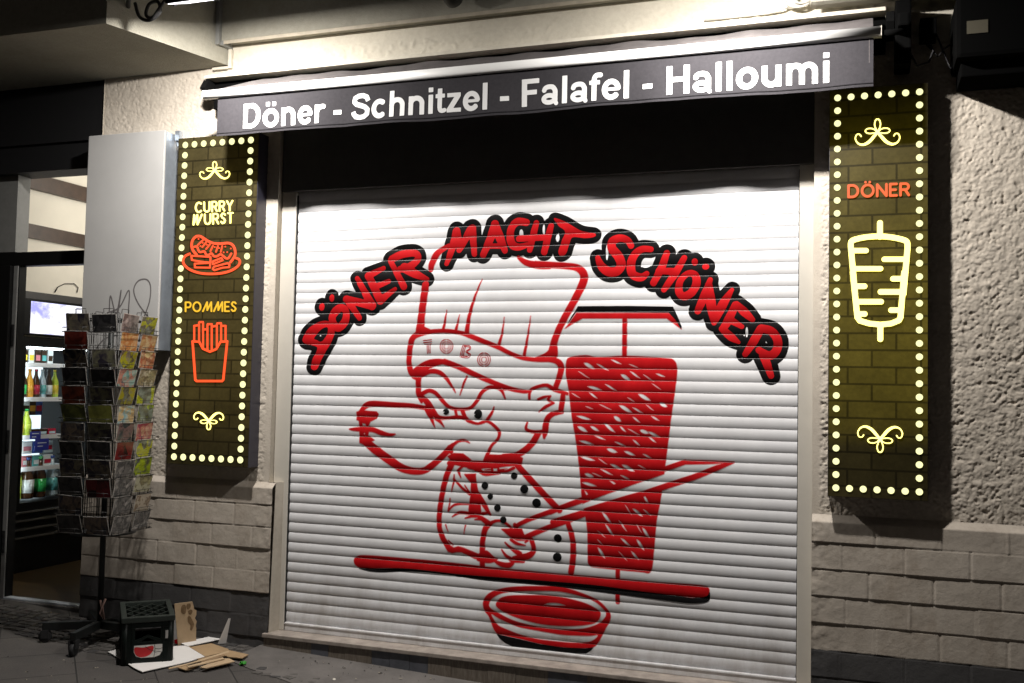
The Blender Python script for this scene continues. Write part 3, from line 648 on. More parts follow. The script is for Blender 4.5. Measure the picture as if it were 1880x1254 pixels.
dr(G, ZC, [(420, 635), (500, 615), (580, 625), (670, 680)], [4, 12, 14, 16]); dr(G, ZC, [(520, 650), (590, 645), (640, 690)], [3, 14, 14])
dr(G, ZC, [(422, 710), (405, 800)], [5, 2]); dr(G, ZC, [(215, 705), (240, 775)], [5, 2]); dr(G, ZC, [(245, 870), (290, 915)], [5, 5])
# fist
dr(G, ZC, [(690, 690), (640, 730), (615, 800), (600, 900), (600, 1010)], [18, 28, 26, 26, 28]); dr(G, ZC, [(680, 690), (740, 665), (800, 665), (860, 700), (905, 745)], [18, 12, 11, 12, 12])
fl(G, ZC, [(795, 748), (1010, 745), (1050, 830), (1130, 850), (1060, 870), (960, 870), (900, 840)], smooth=False)
dr(G, ZC, [(900, 860), (960, 900), (1050, 920)], [14, 14, 3]); dr(G, ZC, [(1050, 885), (1075, 870)], 8); dr(G, ZC, [(1110, 860), (1135, 930), (1130, 990), (1080, 1030), (1000, 1050), (930, 1060)], [22, 22, 24, 30, 32, 24])
dr(G, ZC, [(838, 890), (900, 950), (990, 1010)], [5, 14, 26]); dr(G, ZC, [(800, 965), (850, 1030), (910, 1075)], [4, 14, 24]); dr(G, ZC, [(720, 1080), (790, 1115), (860, 1130), (905, 1115), (930, 1080)], [8, 22, 26, 20, 14]); dr(G, ZC, [(910, 1075), (1030, 1090)], [24, 12])
dr(G, ZC, [(940, 705), (950, 745)], [18, 20])
# bow tie, shoulder, front edge
dr(G, ZC, [(530, 138), (600, 105), (690, 100)], [3, 9, 12]); dr(G, ZC, [(530, 140), (610, 150), (700, 150)], [3, 8, 10]); dr(G, ZC, [(625, 132), (690, 122)], [2, 5])
dr(G, ZC, [(700, 100), (765, 100), (772, 155), (705, 158)], 11, closed=True, smooth=False); dr(G, ZC, [(780, 130), (860, 118)], [6, 2]); dr(G, ZC, [(785, 145), (860, 140), (930, 108)], [12, 11, 14]); dr(G, ZC, [(780, 95), (880, 82), (960, 70)], [8, 8, 18])
dr(G, Z7, [(1035, 110), (1100, 182), (1200, 290), (1275, 366)], [16, 17, 17, 16]); dr(G, Z7, [(1322, 435), (1350, 530), (1354, 630), (1342, 725)], [13, 15, 16, 16])
# bar
fl(G, Z7, [(92, 655), (105, 635), (150, 626), (300, 636), (600, 663), (900, 698), (1190, 726), (1300, 736), (1560, 757), (1800, 780), (2000, 792), (2090, 800), (2130, 812), (2138, 838), (2122, 862), (2060, 872), (1960, 862), (1700, 828), (1442, 794), (1000, 758), (700, 735), (400, 702), (150, 700), (105, 685)])
# bowl
outer = [(115, 330), (140, 260), (220, 190), (380, 140), (560, 120), (800, 115), (1040, 120), (1220, 150), (1420, 220), (1560, 285), (1660, 360), (1740, 470), (1735, 560), (1690, 640), (1650, 720), (1590, 830), (1530, 890), (1430, 905), (1150, 895), (850, 850), (600, 790), (370, 740), (290, 720), (230, 610), (190, 500), (135, 430)]
fl(G, ZB, outer)
fl(G, ZB, [(190, 340), (230, 270), (350, 205), (540, 180), (800, 172), (1060, 178), (1250, 210), (1450, 270), (1560, 320), (1650, 400), (1690, 470), (1665, 530), (1590, 595), (1440, 650), (1240, 670), (1000, 660), (760, 625), (520, 560), (330, 470), (215, 400)], sub=True)
fl(G, ZB, [(225, 470), (330, 530), (520, 600), (800, 665), (1100, 730), (1400, 745), (1565, 735), (1575, 765), (1520, 810), (1440, 835), (1250, 840), (1000, 818), (800, 790), (600, 740), (400, 660), (300, 610), (245, 530)], sub=True)
fl(G, ZB, [(280, 350), (330, 275), (450, 238), (700, 232), (1000, 240), (1250, 285), (1450, 345), (1590, 425), (1615, 490), (1560, 575), (1420, 610), (1180, 622), (900, 605), (640, 545), (430, 470), (330, 410)])
lens(G, ZB, [(885, 355), (960, 345), (1080, 348), (1180, 362)], 20, sub=True)
dr(G, ZB, [(260, 460), (520, 595), (850, 665), (1150, 705), (1480, 725), (1600, 690)], [22, 22, 22, 26, 22, 26])
G.mesh('overspray', M['overspray'], slat_y, shut, lift=.0006, nfun=slat_n, level=.0032)
G.mesh('painted_cook', M['red'], slat_y, shut, lift=.0010, nfun=slat_n)
# --- black accents
K = newF()
def kput(nm):
    global K
    K.mesh(nm, M['black'], slat_y, shut, lift=.0018, nfun=slat_n); K = newF()
fl(K, Z5, [(205, 832), (240, 770), (282, 704), (600, 702), (890, 707), (920, 770), (947, 838), (940, 850), (905, 790), (862, 745), (270, 742), (240, 785)], smooth=False); kput('painted_hood')
fl(K, Z7, [(118, 700), (250, 704), (400, 703), (700, 736), (1000, 759), (1442, 794), (1700, 828), (1960, 862), (2060, 872), (2122, 862), (2140, 836), (2142, 872), (2120, 896), (2030, 902), (1900, 888), (1500, 836), (1200, 800), (850, 770), (600, 735), (420, 720), (220, 722)]); kput('painted_bar_shadow')
fl(K, ZB, [(285, 725), (370, 745), (600, 795), (850, 855), (1150, 900), (1430, 910), (1530, 895), (1500, 935), (1430, 980), (1300, 975), (1000, 945), (700, 915), (500, 895), (400, 845), (330, 785)], smooth=False); kput('painted_bowl_shadow')
for p, q in (((846, 224), 20), ((877, 287), 16.5), ((918, 352), 19.5), ((952, 422), 19), ((1014, 168), 19), ((1073, 245), 24), ((1144, 325), 25.5), ((1266, 528), 23.5), ((1263, 637), 25.5)): K.disc(Z7(p), q * Z7.k(p)); kput('painted_button')
for p, a, b in (((811, 637), 24, 21), ((1052, 655), 32, 35)):
    k = Z6.k(p); K.disc(Z6(p), a * k, b * k); g = (p[0] - a + 2, p[1] + 4); dr(K, Z6, [(g[0] - 12, g[1]), g, (g[0] + 12, g[1] - 4)], [7, 6, 2], sub=True); kput('painted_pupil')

# ================================================================== AWNING
YV = -.37
awn = tag(empty('awning', (1.36, -.07, 3.0)), 'retracted awning with white front bar and grey lettered valance above the shutter', 'awning')
mb = MB(); mb.box(-.52, 3.13, -.215, -.0735, 3.058, 3.076, .003); mb.build('wall_profile', M['frieze'], awn)
mb = MB(); mb.box(-.50, 3.13, -.14, -.078, 2.90, 3.056); mb.build('cassette', M['pitch'], awn)  # matt black stands in for the shaded hollow under the profile
for x0, x1 in ((-.53, -.495), (3.131, 3.165)):
    mb = MB(); mb.prism([(x0, -.078, 2.96), (x0, -.20, 2.965), (x0, -.235, 3.0), (x0, -.20, 3.056), (x0, -.078, 3.056)], (x1 - x0, 0, 0)); mb.build('end_cap', M['cap'], awn)
def prof_bar(x0, x1):
    mb = MB(); n = 18; P = []
    for k in range(n): a = 2 * math.pi * k / n; P.append((x0, YV + .021 * math.copysign(abs(math.cos(a)) ** .55, math.cos(a)), 2.907 + .0245 * math.copysign(abs(math.sin(a)) ** .6, math.sin(a))))
    mb.prism(P, (x1 - x0, 0, 0)); mb.sm = [len(f) == 4 for f in mb.f]; return mb
prof_bar(-.392, 3.106).build('front_bar', M['whitebar'], awn)
mb = MB(); mb.box(-.396, -.3925, YV - .02, YV + .02, 2.885, 2.930, .0015); mb.build('bar_cap', M['rail'], awn)
mb = MB(); mb.box(3.1065, 3.110, YV - .02, YV + .02, 2.885, 2.930, .0015); mb.build('bar_cap', M['rail'], awn)
def val_wave(X): return .005 * np.sin(X * 5.1 + .6) + .003 * np.sin(X * 13.7) + .0022 * np.sin(X * 27 + 2 * np.sin(X * 2.1)) + .0008 * np.sin(X * 41)
def val_bot(X): return 2.672 + .004 * np.sin(X * 3.3 + 1) + .002 * np.sin(X * 11)
def cloth():
    xs = np.append(np.arange(-.305, 3.076, .02), 3.076); mb = MB()
    n = 14; tot = []
    for x in xs:
        zb = val_bot(x)
        for k in range(n + 1):
            t = k / n; z = 2.895 + (zb - 2.895) * t; tot.append((x, YV + val_wave(x) * t + .0012, z))
    k0 = mb.add(tot); m = n + 1
    for i in range(len(xs) - 1):
        for k in range(n): a = k0 + i * m + k; mb.face((a, a + 1, a + 1 + m, a + m), True)
    o = mb.build('valance', M['fabric'], awn)
    mb = MB(); tot = []
    for x in np.append(np.arange(-.37, 3.03, .03), 3.075):
        b = .012 * math.sin(x * 9) * math.sin(x * 2.3) + .006 * math.sin(x * 23)
        e = min(1, (x + .37) / .25)
        for k in range(7):
            t = k / 6; tot.append((x, -.368 + .17 * t * max(e, .1), 2.929 + (.100 + .5 * b) * t * max(e, .1) - .004 * math.sin(math.pi * t)))
    k0 = mb.add(tot)
    for i in range(len(tot) // 7 - 1):
        for k in range(6): a = k0 + i * 7 + k; mb.face((a, a + 1, a + 8, a + 7), True)
    mb.build('rolled_cloth', M['fabric_top'], awn)
    mb = MB(); k0 = mb.add([(x, YV + val_wave(x) * t - .0012, 2.895 + (val_bot(x) - 2.895) * t) for x in xs for t in (.925, .94)])
    for i in range(len(xs) - 1): mb.face((k0 + 2 * i, k0 + 2 * i + 2, k0 + 2 * i + 3, k0 + 2 * i + 1))
    mb.build('hem_seam', M['hem'], awn)
    mb = MB(); mb.box(3.058, 3.0605, YV - .0005, YV + .0005, 2.68, 2.88); mb.build('side_seam', M['fabric_top'], awn)
cloth()
# heavy grotesque lettering, unit = cap height
def arc(cx, cz, rx, rz, a0, a1, n=16): return [(cx + rx * math.cos(R(a0 + (a1 - a0) * k / n)), cz + rz * math.sin(R(a0 + (a1 - a0) * k / n))) for k in range(n + 1)]
VS, HS, XH = .103, .088, .725       # half stems, x-height
def g_bold(ch):
    """-> (advance, boxes, strokes[(path, radius)])"""
    v = VS; xh = XH; B = []; T = []
    bowl = lambda cx, rx: T.append((arc(cx, xh / 2, rx - v, xh / 2 + .012 - HS, 0, 360, 32), (v + HS) / 2 + .004))
    if ch == 'D': B = [(.085, 0, .295, 1), (.085, 0, .5, .17), (.085, .83, .5, 1)]; T = [(arc(.48, .5, .36, .415, -90, 90), .098)]; return 1.008, B, T
    if ch == 'F': B = [(.085, 0, .295, 1), (.085, .83, .79, 1), (.085, .425, .70, .59)]; return .853, B, T
    if ch == 'H': B = [(.085, 0, .295, 1), (.715, 0, .925, 1), (.2, .43, .8, .605)]; return 1.008, B, T
    if ch == 'S': T = [([(.80, .71), (.73, .86), (.56, .925), (.36, .915), (.19, .84), (.165, .70), (.27, .60), (.47, .54), (.66, .47), (.775, .37), (.76, .20), (.62, .10), (.44, .075), (.25, .115), (.15, .22), (.125, .31)], .093)]; return .93, B, T
    if ch in 'oö':
        T = [(arc(.4265, xh / 2, .285, xh / 2 - .078, 0, 360, 32), .096)]
        if ch == 'ö': B = [(.19, .84, .36, 1.0), (.49, .84, .66, 1.0)]
        return .853, B, T
    if ch in 'nh':
        B = [(.09, 0, .285, 1 if ch == 'h' else xh), (.57, 0, .765, .45)]; T = [(arc(.425, .42, .243, .222, 180, 0), .096)]; return .853, B, T
    if ch == 'u': B = [(.09, .28, .285, xh), (.57, 0, .765, xh)]; T = [(arc(.425, .305, .243, .222, 180, 360), .096)]; return .853, B, T
    if ch == 'm':
        B = [(.085, 0, .275, xh), (.525, 0, .715, .45), (.965, 0, 1.155, .45)]
        T = [(arc(.40, .43, .22, .215, 180, 0), .093), (arc(.84, .43, .22, .215, 180, 0), .093)]; return 1.24, B, T
    if ch == 'r': B = [(.09, 0, .285, xh)]; T = [(arc(.45, .40, .262, .238, 180, 72), .094)]; return .543, B, T
    if ch == 'e': T = [(arc(.395, xh / 2, .262, xh / 2 - .078, -38, -360, 30), .094)]; B = [(.12, .315, .70, .425)]; return .777, B, T
    if ch == 'c': T = [(arc(.40, xh / 2, .265, xh / 2 - .08, 48, 312, 26), .097)]; return .777, B, T
    if ch == 'a': B = [(.50, .12, .69, .5)]; T = [([(.145, .52), (.20, .61), (.34, .648), (.50, .62), (.595, .50)], .086), (arc(.355, .205, .225, .128, 0, 360, 24), .083), ([(.595, .2), (.61, .09), (.645, .02)], .075)]; return .777, B, T
    if ch in 'li':
        B = [(.097, 0, .292, 1)] if ch == 'l' else [(.097, 0, .292, xh), (.097, .83, .292, 1)]; return .388, B, T
    if ch == 't': B = [(.11, .2, .30, .93), (.02, .58, .42, xh)]; T = [([(.205, .3), (.215, .14), (.30, .082), (.42, .10)], .082)]; return .465, B, T
    if ch == 'f': B = [(.10, 0, .29, .78), (.01, .58, .42, xh)]; T = [([(.195, .65), (.205, .82), (.29, .912), (.45, .912)], .085)]; return .465, B, T
    if ch == 'z': B = [(.05, 0, .65, .15), (.06, .575, .63, xh)]; T = [([(.155, .10), (.53, .63)], .10)]; return .698, B, T
    if ch == '-': B = [(.05, .27, .41, .44)]; return .465, B, T
    return .388, B, T
def awning_text(txt, x0, x1, zb, cap):
    tot = sum(g_bold(c)[0] for c in txt); sx = (x1 - x0) / (tot * cap); zr = np.arange(zb - .02, zb + cap + .02, .003)
    F = Field(x0 - .03, x1 + .03, zr, .003, .01); x = x0 - .085 * cap * sx
    for ch in txt:
        a, B, T = g_bold(ch); q = lambda p: (x + p[0] * cap * sx, zb + p[1] * cap)
        for b in B: F.box(*q((b[0], b[1])), *q((b[2], b[3])))
        for P, r in T:
            cl = math.dist(P[0], P[-1]) < 1e-6
            F.stroke([q(p) for p in (P[:-1] if cl else P)], r * cap * .99, closed=cl, butt=not cl, smooth=not cl and len(P) < 16)
        x += a * cap * sx
    o = F.mesh('valance_lettering', M['letters'], lambda z: YV - .0006, awn, level=.0004)
    for vtx in o.data.vertices: t = (2.895 - vtx.co.z) / .223; vtx.co.y += float(val_wave(vtx.co.x)) * t
awning_text('Döner - Schnitzel - Falafel - Halloumi', -.135, 2.915, 2.703, .134)

# ================================================================== FLOODLIGHTS
def floodlight(loc, label, seen=True):
    T = Matrix.Translation(loc) @ Matrix.Rotation(R(22), 4, 'X')
    f = tag(empty('floodlight', loc), label, 'floodlight', 'floodlights over the shop front')
    mb = MB(); mb.box(-.115, .115, -.085, .085, .012, .055, .006, T); mb.box(-.08, .08, -.06, .06, .055, .085, .004, T)
    for k in range(9): mb.box(-.10 + k * .025, -.096 + k * .025, -.075, .075, .085, .10, 0, T)
    mb.build('housing', M['black_plastic'], f)
    mb = MB(); mb.box(-.105, .105, -.076, .076, .0085, .0115, 0, T); mb.build('lit_glass', glow('floodlight_glass', (1, .96, 1), 4), f)
    mb = MB()
    for s in (-1, 1): mb.box(s * .122 - .004, s * .122 + .004, -.012, .012, -.0, .13, 0, T)
    mb.box(-.126, .126, -.012, .012, .13, .136, 0, T); mb.build('bracket', M['dark'], f)
    return f
fa = floodlight(LAMP_A, 'black floodlight on the bay, its lit face seen edge on, left of the awning')
mb = MB(); mb.tube([(-.06, -.93, 3.31), (-.25, -.93, 3.36), (-.56, -.80, 3.33), (-.63, -.72, 3.30)], .012); mb.build('arm', M['dark'], fa)
mb = MB()
mb.tube(catmull([(-.20, -.88, 3.30), (-.30, -.84, 3.25), (-.40, -.80, 3.19), (-.47, -.77, 3.22), (-.46, -.76, 3.28), (-.38, -.79, 3.27), (-.36, -.80, 3.21), (-.44, -.78, 3.185), (-.52, -.76, 3.22), (-.56, -.75, 3.30)], False, 6), .009)
tag(mb.build('cable', M['rubber']), 'black cable loops hanging beside the left floodlight under the bay', 'cable')
fb = floodlight(LAMP_B, 'black floodlight on an arm above the right half of the awning')
mb = MB(); mb.tube([(2.50, -.88, 3.36), (2.50, -.60, 3.50), (2.50, -.17, 3.55)], .012); mb.build('arm', M['dark'], fb)
# red and black alarm lamp under the upper wall
al = tag(empty('alarm_lamp', (1.03, -.26, 3.36)), 'small alarm lamp with black body and red cap on the render above the awning', 'alarm lamp')
p = aty(830, 4, -.27)
mb = MB(); T = Matrix.Translation((p[0], -.27, p[2] + .03)) @ Matrix.Rotation(R(70), 4, 'X')
mb.lathe([(.03, -.045), (.045, -.035), (.05, .0), (.05, .06), (.04, .10)], 18, T); mb.build('body', M['black_plastic'], al)
mb = MB(); mb.lathe([(.02, -.02), (.028, 0), (.028, .05), (.012, .06)], 14, Matrix.Translation((p[0] - .055, -.27, p[2] + .045))); mb.build('red_cap', solid('red_plastic', (.35, .01, .02), .3), al)
# junction box and loops above the awning, right
jb = tag(empty('junction_box', (2.71, -.08, 3.17)), 'white round junction box with loops of pale cable above the awning', 'junction box')
mb = MB(); mb.box(2.678, 2.742, -.125, -.078, 3.155, 3.26, .02, smooth=True); mb.build('box_cover', M['whitebar'], jb)
mb = MB()
for k, (r, dx) in enumerate(((.055, 0), (.068, .012), (.05, .03))):
    mb.tube([(2.735 + dx + r * math.cos(a), -.125 - .008 * k, 3.20 + r * .8 * math.sin(a)) for a in [2 * math.pi * i / 20 for i in range(20)]], .006, 6, True)
mb.tube([(2.70, -.12, 3.16), (2.66, -.10, 3.150), (2.60, -.09, 3.146), (2.3, -.085, 3.146)], .005, 6); mb.tube([(2.79, -.13, 3.17), (2.86, -.15, 3.20), (2.92, -.17, 3.12)], .006, 6)
mb.build('cable_loop', M['cable'], jb)

# right: arm bracket, dark connection box, neighbour's cassette
mb = MB(); mb.box(3.168, 3.235, -.24, -.075, 2.80, 3.09, .008); mb.box(3.175, 3.225, -.36, -.24, 2.93, 2.99, .01); mb.tube([(3.20, -.30, 2.92), (3.19, -.37, 2.90), (3.12, -.372, 2.90)], .014)
tag(mb.build('awning_bracket', M['pitch']), 'black folded awning arm bracket right of the front bar', 'bracket')
mb = MB(); mb.box(3.275, 3.345, -.15, -.075, 2.93, 3.03, .006)
tag(mb.build('connection_box', M['pitch']), 'small black connection box on the stucco right of the awning', 'connection box')
mb = MB()
mb.tube([(3.23, -.20, 2.86), (3.26, -.19, 2.80), (3.31, -.18, 2.815), (3.33, -.16, 2.87), (3.31, -.14, 2.93)], .005, 6); mb.tube([(3.30, -.13, 2.92), (3.35, -.14, 2.85), (3.38, -.16, 2.88), (3.42, -.18, 2.90)], .004, 6); mb.tube([(3.345, -.12, 2.96), (3.40, -.13, 2.80), (3.44, -.16, 2.76), (3.47, -.2, 2.80)], .004, 6)
tag(mb.build('cable', M['rubber']), 'thin black cables drooping from the connection box on the right wall', 'cable')
nb = tag(empty('awning_cassette', (4.0, -.08, 2.9)), 'black closed awning cassette of the neighbouring shop, at the top right', 'awning')
mb = MB(); mb.box(3.405, 4.6, -.36, -.075, 2.765, 3.03, .02); mb.box(3.43, 4.6, -.30, -.075, 2.70, 2.764, .006); mb.build('case', M['pitch'], nb)
mb = MB(); a, b = aty(1775, 39, -.363), aty(1814, 59, -.363); mb.box(a[0], b[0], -.3635, -.3605, b[2], a[2]); mb.build('sticker', solid('beige_sticker', (.07, .062, .042), .6), nb)

# ================================================================== ILLUMINATED SIGNS
YF = -.16
def sign_face(name, tint, mid, z0, z1, xc):
    t = NT(name); tc = t.n('TexCoord'); sx = t.n('SeparateXYZ'); t.l(tc.outputs['Object'], sx.inputs[0])
    cb = t.n('CombineXYZ'); t.l(sx.outputs['X'], cb.inputs['X']); t.l(sx.outputs['Z'], cb.inputs['Y'])
    br = t.n('TexBrick'); br.offset = .5; br.inputs['Scale'].default_value = 1; br.inputs['Brick Width'].default_value = .205; br.inputs['Row Height'].default_value = .0765; br.inputs['Mortar Size'].default_value = .006; br.inputs['Mortar Smooth'].default_value = .45
    br.inputs['Color1'].default_value = (.85, .85, .85, 1); br.inputs['Color2'].default_value = (1.08, 1.08, 1.08, 1); br.inputs['Mortar'].default_value = (.42, .42, .42, 1)
    t.l(cb.outputs[0], br.inputs['Vector']); n1 = t.noise(tc.outputs['Object'], 4, 5, .6); n2 = t.noise(tc.outputs['Object'], 60, 3, .6)
    m1 = t.n('MixRGB', blend_type='MULTIPLY'); m1.inputs[0].default_value = 1; t.l(br.outputs[0], m1.inputs[1]); t.l(t.ramp(n1, [(.3, (.65, .65, .65)), (.7, (1.2, 1.2, 1.2))]), m1.inputs[2])
    m2 = t.n('MixRGB', blend_type='MULTIPLY'); m2.inputs[0].default_value = .5; t.l(m1.outputs[0], m2.inputs[1]); t.l(t.ramp(n2, [(.3, (.7, .7, .7)), (.7, (1.2, 1.2, 1.2))]), m2.inputs[2])
    # backlight falloff painted into the emission: dimmer towards both ends of the box
    mr = t.n('Mapping'); h = t.n('MapRange'); h.inputs[1].default_value = z0; h.inputs[2].default_value = z1; t.l(sx.outputs['Z'], h.inputs[0])
    prof = t.ramp(h.outputs[0], mid)
    m3 = t.n('MixRGB', blend_type='MULTIPLY'); m3.inputs[0].default_value = 1; t.l(m2.outputs[0], m3.inputs[1]); t.l(prof, m3.inputs[2])
    m4 = t.n('MixRGB', blend_type='MULTIPLY'); m4.inputs[0].default_value = 1; t.l(m3.outputs[0], m4.inputs[1]); m4.inputs[2].default_value = (*tint, 1)
    t.l(m4.outputs[0], t.b.inputs['Emission Color']); t.b.inputs['Emission Strength'].default_value = 1
    m5 = t.n('MixRGB', blend_type='MULTIPLY'); m5.inputs[0].default_value = 1; t.l(m2.outputs[0], m5.inputs[1]); m5.inputs[2].default_value = (.042, .034, .014, 1)
    t.l(m5.outputs[0], t.b.inputs['Base Color']); t.b.inputs['Roughness'].default_value = .4; t.b.inputs['Specular IOR Level'].default_value = .25
    return t.m
WARM = glow('warm_white_light', (1, .87, .20), 3.4); DOT = glow('bulb_light', (1, .97, .46), 1.35); ORANGE = glow('orange_light', (1, .075, .012), 1.5); YEL = glow('yellow_light', (1, .56, .02), 1.1)
def glyph(ch):          # thin rounded capitals, unit = height; returns width and strokes
    if ch == 'C': return .9, [arc(.5, .5, .46, .5, 48, 312)]
    if ch == 'U': return .78, [[(.0, 1), (.0, .36)] + arc(.39, .38, .39, .38, 180, 360)[1:] + [(.78, 1)]]
    if ch == 'R': return .72, [[(0, 0), (0, 1), (.36, 1)] + arc(.40, .74, .28, .26, 90, -90) + [(0, .48)], [(.38, .48), (.70, 0)]]
    if ch == 'P': return .70, [[(0, 0), (0, 1), (.36, 1)] + arc(.40, .72, .28, .28, 90, -90) + [(0, .44)]]
    if ch == 'Y': return .8, [[(0, 1), (.4, .48), (.8, 1)], [(.4, .48), (.4, 0)]]
    if ch == 'W': return 1.2, [[(.10, 1), (.0, .02), (.52, 1), (.56, .02), (1.15, 1)]]
    if ch == 'M': return 1.15, [[(0, 0), (.55, 1), (.58, .12), (1.10, 1), (1.12, 0)]]
    if ch == 'S': return .6, [[(.56, .84), (.42, .98), (.18, .98), (.04, .80), (.14, .60), (.40, .46), (.56, .26), (.44, .04), (.18, 0), (.02, .16)]]
    if ch == 'T': return .66, [[(0, 1), (.66, 1)], [(.33, 1), (.33, 0)]]
    if ch == 'E': return .56, [[(.54, 1), (0, 1), (0, 0), (.54, 0)], [(0, .5), (.46, .5)]]
    if ch == 'D': return .82, [[(0, 0), (0, 1), (.28, 1)] + arc(.32, .5, .48, .5, 90, -90) + [(0, 0)]]
    if ch == 'N': return .78, [[(0, 0), (0, 1), (.78, 0), (.78, 1)]]
    if ch in 'OÖ': return .98, [arc(.49, .5, .48, .5, 0, 360, 28)] + ([[(.30, 1.24), (.31, 1.24)], [(.66, 1.24), (.67, 1.24)]] if ch == 'Ö' else [])
def word(F, T, txt, p0, p1, hgt, r, gap=.22):
    ws = [glyph(c)[0] for c in txt]; tot = sum(ws) + gap * (len(txt) - 1); ux = ((p1[0] - p0[0]) / tot, (p1[1] - p0[1]) / tot); x = 0
    for c, w in zip(txt, ws):
        for S_ in glyph(c)[1]: P = [(p0[0] + (x + a) * ux[0], p0[1] + (x + a) * ux[1] - b * hgt) for a, b in S_]; F.stroke(T.P(P), [T.k(q) * r for q in P], smooth=False)
        x += w + gap
def flourish(F, T, c, s, up=1, tiltx=0.0):
    def q(L): return [(c[0] + x * s, c[1] - up * y * s + tiltx * x * s) for x, y in L]
    D_ = lambda L, w, cl=False: F.stroke(T.P(q(L)), [T.k(c) * k * s for k in w] if isinstance(w, list) else T.k(c) * w * s, closed=cl)
    D_([(0, .08), (-.14, .36), (-.10, .60), (0, .66), (.10, .60), (.14, .36)], .028, True)
    for k in (-1, 1):
        D_([(0, .04), (.24 * k, .20), (.50 * k, .20), (.60 * k, .08), (.46 * k, -.02), (.22 * k, -.02)], .025, True)
        D_([(-.10 * k, .12), (.16 * k, -.16), (.42 * k, -.44), (.70 * k, -.57), (.95 * k, -.50), (1.08 * k, -.28), (1.02 * k, -.08), (.88 * k, -.06), (.80 * k, -.16)], [.03, .066, .072, .054, .036, .029, .026, .024, .032])
def dots(prefix, parent, x0, x1, z0, z1, nx, nz, r):
    first = None; P = []
    for i in range(nz): z = z0 + (z1 - z0) * i / (nz - 1); P += [(x0, z), (x1, z)]
    for i in range(1, nx - 1): x = x0 + (x1 - x0) * i / (nx - 1); P += [(x, z0), (x, z1)]
    me = bpy.data.meshes.new('light_dot'); n = 20
    v = [(r * math.cos(2 * math.pi * k / n), -.0025, r * math.sin(2 * math.pi * k / n)) for k in range(n)] + [(r * math.cos(2 * math.pi * k / n), 0, r * math.sin(2 * math.pi * k / n)) for k in range(n)]
    me.from_pydata(v, [], [tuple(range(n))] + [(k, (k + 1) % n, n + (k + 1) % n, n + k) for k in range(n)]); me.materials.append(DOT)
    for x, z in P:
        o = bpy.data.objects.new('light_dot', me); COL.objects.link(o); o.parent = parent; o.matrix_parent_inverse = Matrix.Translation(parent.location).inverted(); o.location = (x, YF - .0005, z)
def sign_box(label, x0, x1, z0, z1, face, dx, dz, nx, nz, r):
    s = tag(empty('light_sign', ((x0 + x1) / 2, YW, z0)), label, 'illuminated sign', 'tall illuminated signs beside the shutter')
    mb = MB(); mb.box(x0, x1, YF + .003, YW + .012, z0, z1, .003); mb.build('casing', M['signbox'], s)
    mb = MB(); mb.box(x0 + .002, x1 - .002, YF, YF + .0025, z0 + .002, z1 - .002); mb.build('printed_face', face, s)
    dots('light_dot', s, x0 + dx, x1 - dx, z0 + dz, z1 - dz, nx, nz, r)
    return s
LX0, LX1, LZ0, LZ1 = -.722, -.176, .857, 2.74
fL = sign_face('left_sign_print', (.034, .024, .005), [(0, (.02, .02, .02)), (.06, (.12, .12, .12)), (.2, (.8, .8, .8)), (.5, (1, 1, 1)), (.85, (.75, .75, .75)), (.97, (.35, .35, .35)), (1, (.2, .2, .2))], LZ0, LZ1, 0)
sl = sign_box('tall lit sign with orange sausage and fries outlines and a border of light dots', LX0, LX1, LZ0, LZ1, fL, .051, .042, 8, 31, .0185)
TA = Tr(300, 230, 3.8, YF); TB = Tr(300, 530, 3.585, YF); TS = Tr(330, 410, 11.4, YF)
zl = np.arange(LZ0, LZ1, .0022); NEON = .005
def sgn(F, name, mat, parent, y=YF): F.mesh(name, mat, lambda z: y - NEON, parent, lift=0, thick=NEON - .001)
F = Field(LX0, LX1, zl, .0022, .02); flourish(F, TA, (360, 318), 96, 1, -.02); sgn(F, 'scroll_ornament', WARM, sl)
F = Field(LX0, LX1, zl, .0022, .02); flourish(F, TB, (300, 868), 90, -1, .02); sgn(F, 'scroll_ornament', WARM, sl)
F = Field(LX0, LX1, zl, .0022, .02); word(F, TA, 'CURRY', (226, 608), (484, 594), 66, 5.3, .36); word(F, TA, 'WURST', (212, 695), (486, 680), 68, 5.3, .36); sgn(F, 'lettering', WARM, sl)
F = Field(LX0, LX1, zl, .0022, .02); word(F, TB, 'POMMES', (148, 150), (480, 148), 60, 4.6, .30); sgn(F, 'lettering', YEL, sl)
F = Field(LX0, LX1, zl, .0022, .02)
dr(F, TS, [(355, 650), (290, 580), (255, 470), (275, 360), (340, 285), (420, 270), (500, 310), (600, 375), (720, 420), (870, 428), (1020, 415), (1110, 455), (1160, 550), (1165, 660), (1120, 750), (1070, 815)], 24)
dr(F, TS, [(310, 495), (365, 490), (395, 560), (430, 605), (520, 590), (555, 650), (610, 665), (670, 630), (720, 690), (790, 690), (860, 650), (920, 690), (975, 735), (1030, 725), (1085, 635)], 20)
for a, b in (((385, 455), (490, 355)), ((480, 500), (560, 400)), ((560, 540), (640, 440)), ((650, 585), (700, 475)), ((765, 600), (805, 480)), ((865, 600), (895, 480))): dr(F, TS, [a, b], 16)
for c in ((400, 330), (440, 480), (960, 490), (1075, 530), (925, 610), (1000, 605), (575, 450), (830, 520), (740, 500), (485, 410)): F.disc(TS(c), 15 * TS.k(c))
dr(F, TS, [(215, 640), (120, 690), (75, 780), (110, 880), (230, 975), (420, 1040), (640, 1060), (880, 1045), (1080, 990), (1220, 900), (1265, 815), (1240, 755), (1185, 730)], 23)
for Lq in ([(250, 680), (650, 705), (650, 825), (430, 800), (260, 770)], [(320, 845), (645, 830), (640, 930), (325, 925)], [(700, 800), (880, 725), (905, 775), (700, 860)], [(720, 910), (1010, 835), (1050, 870), (1040, 920), (900, 930), (730, 985), (700, 960)]): dr(F, TS, Lq, 17, closed=True, smooth=False)
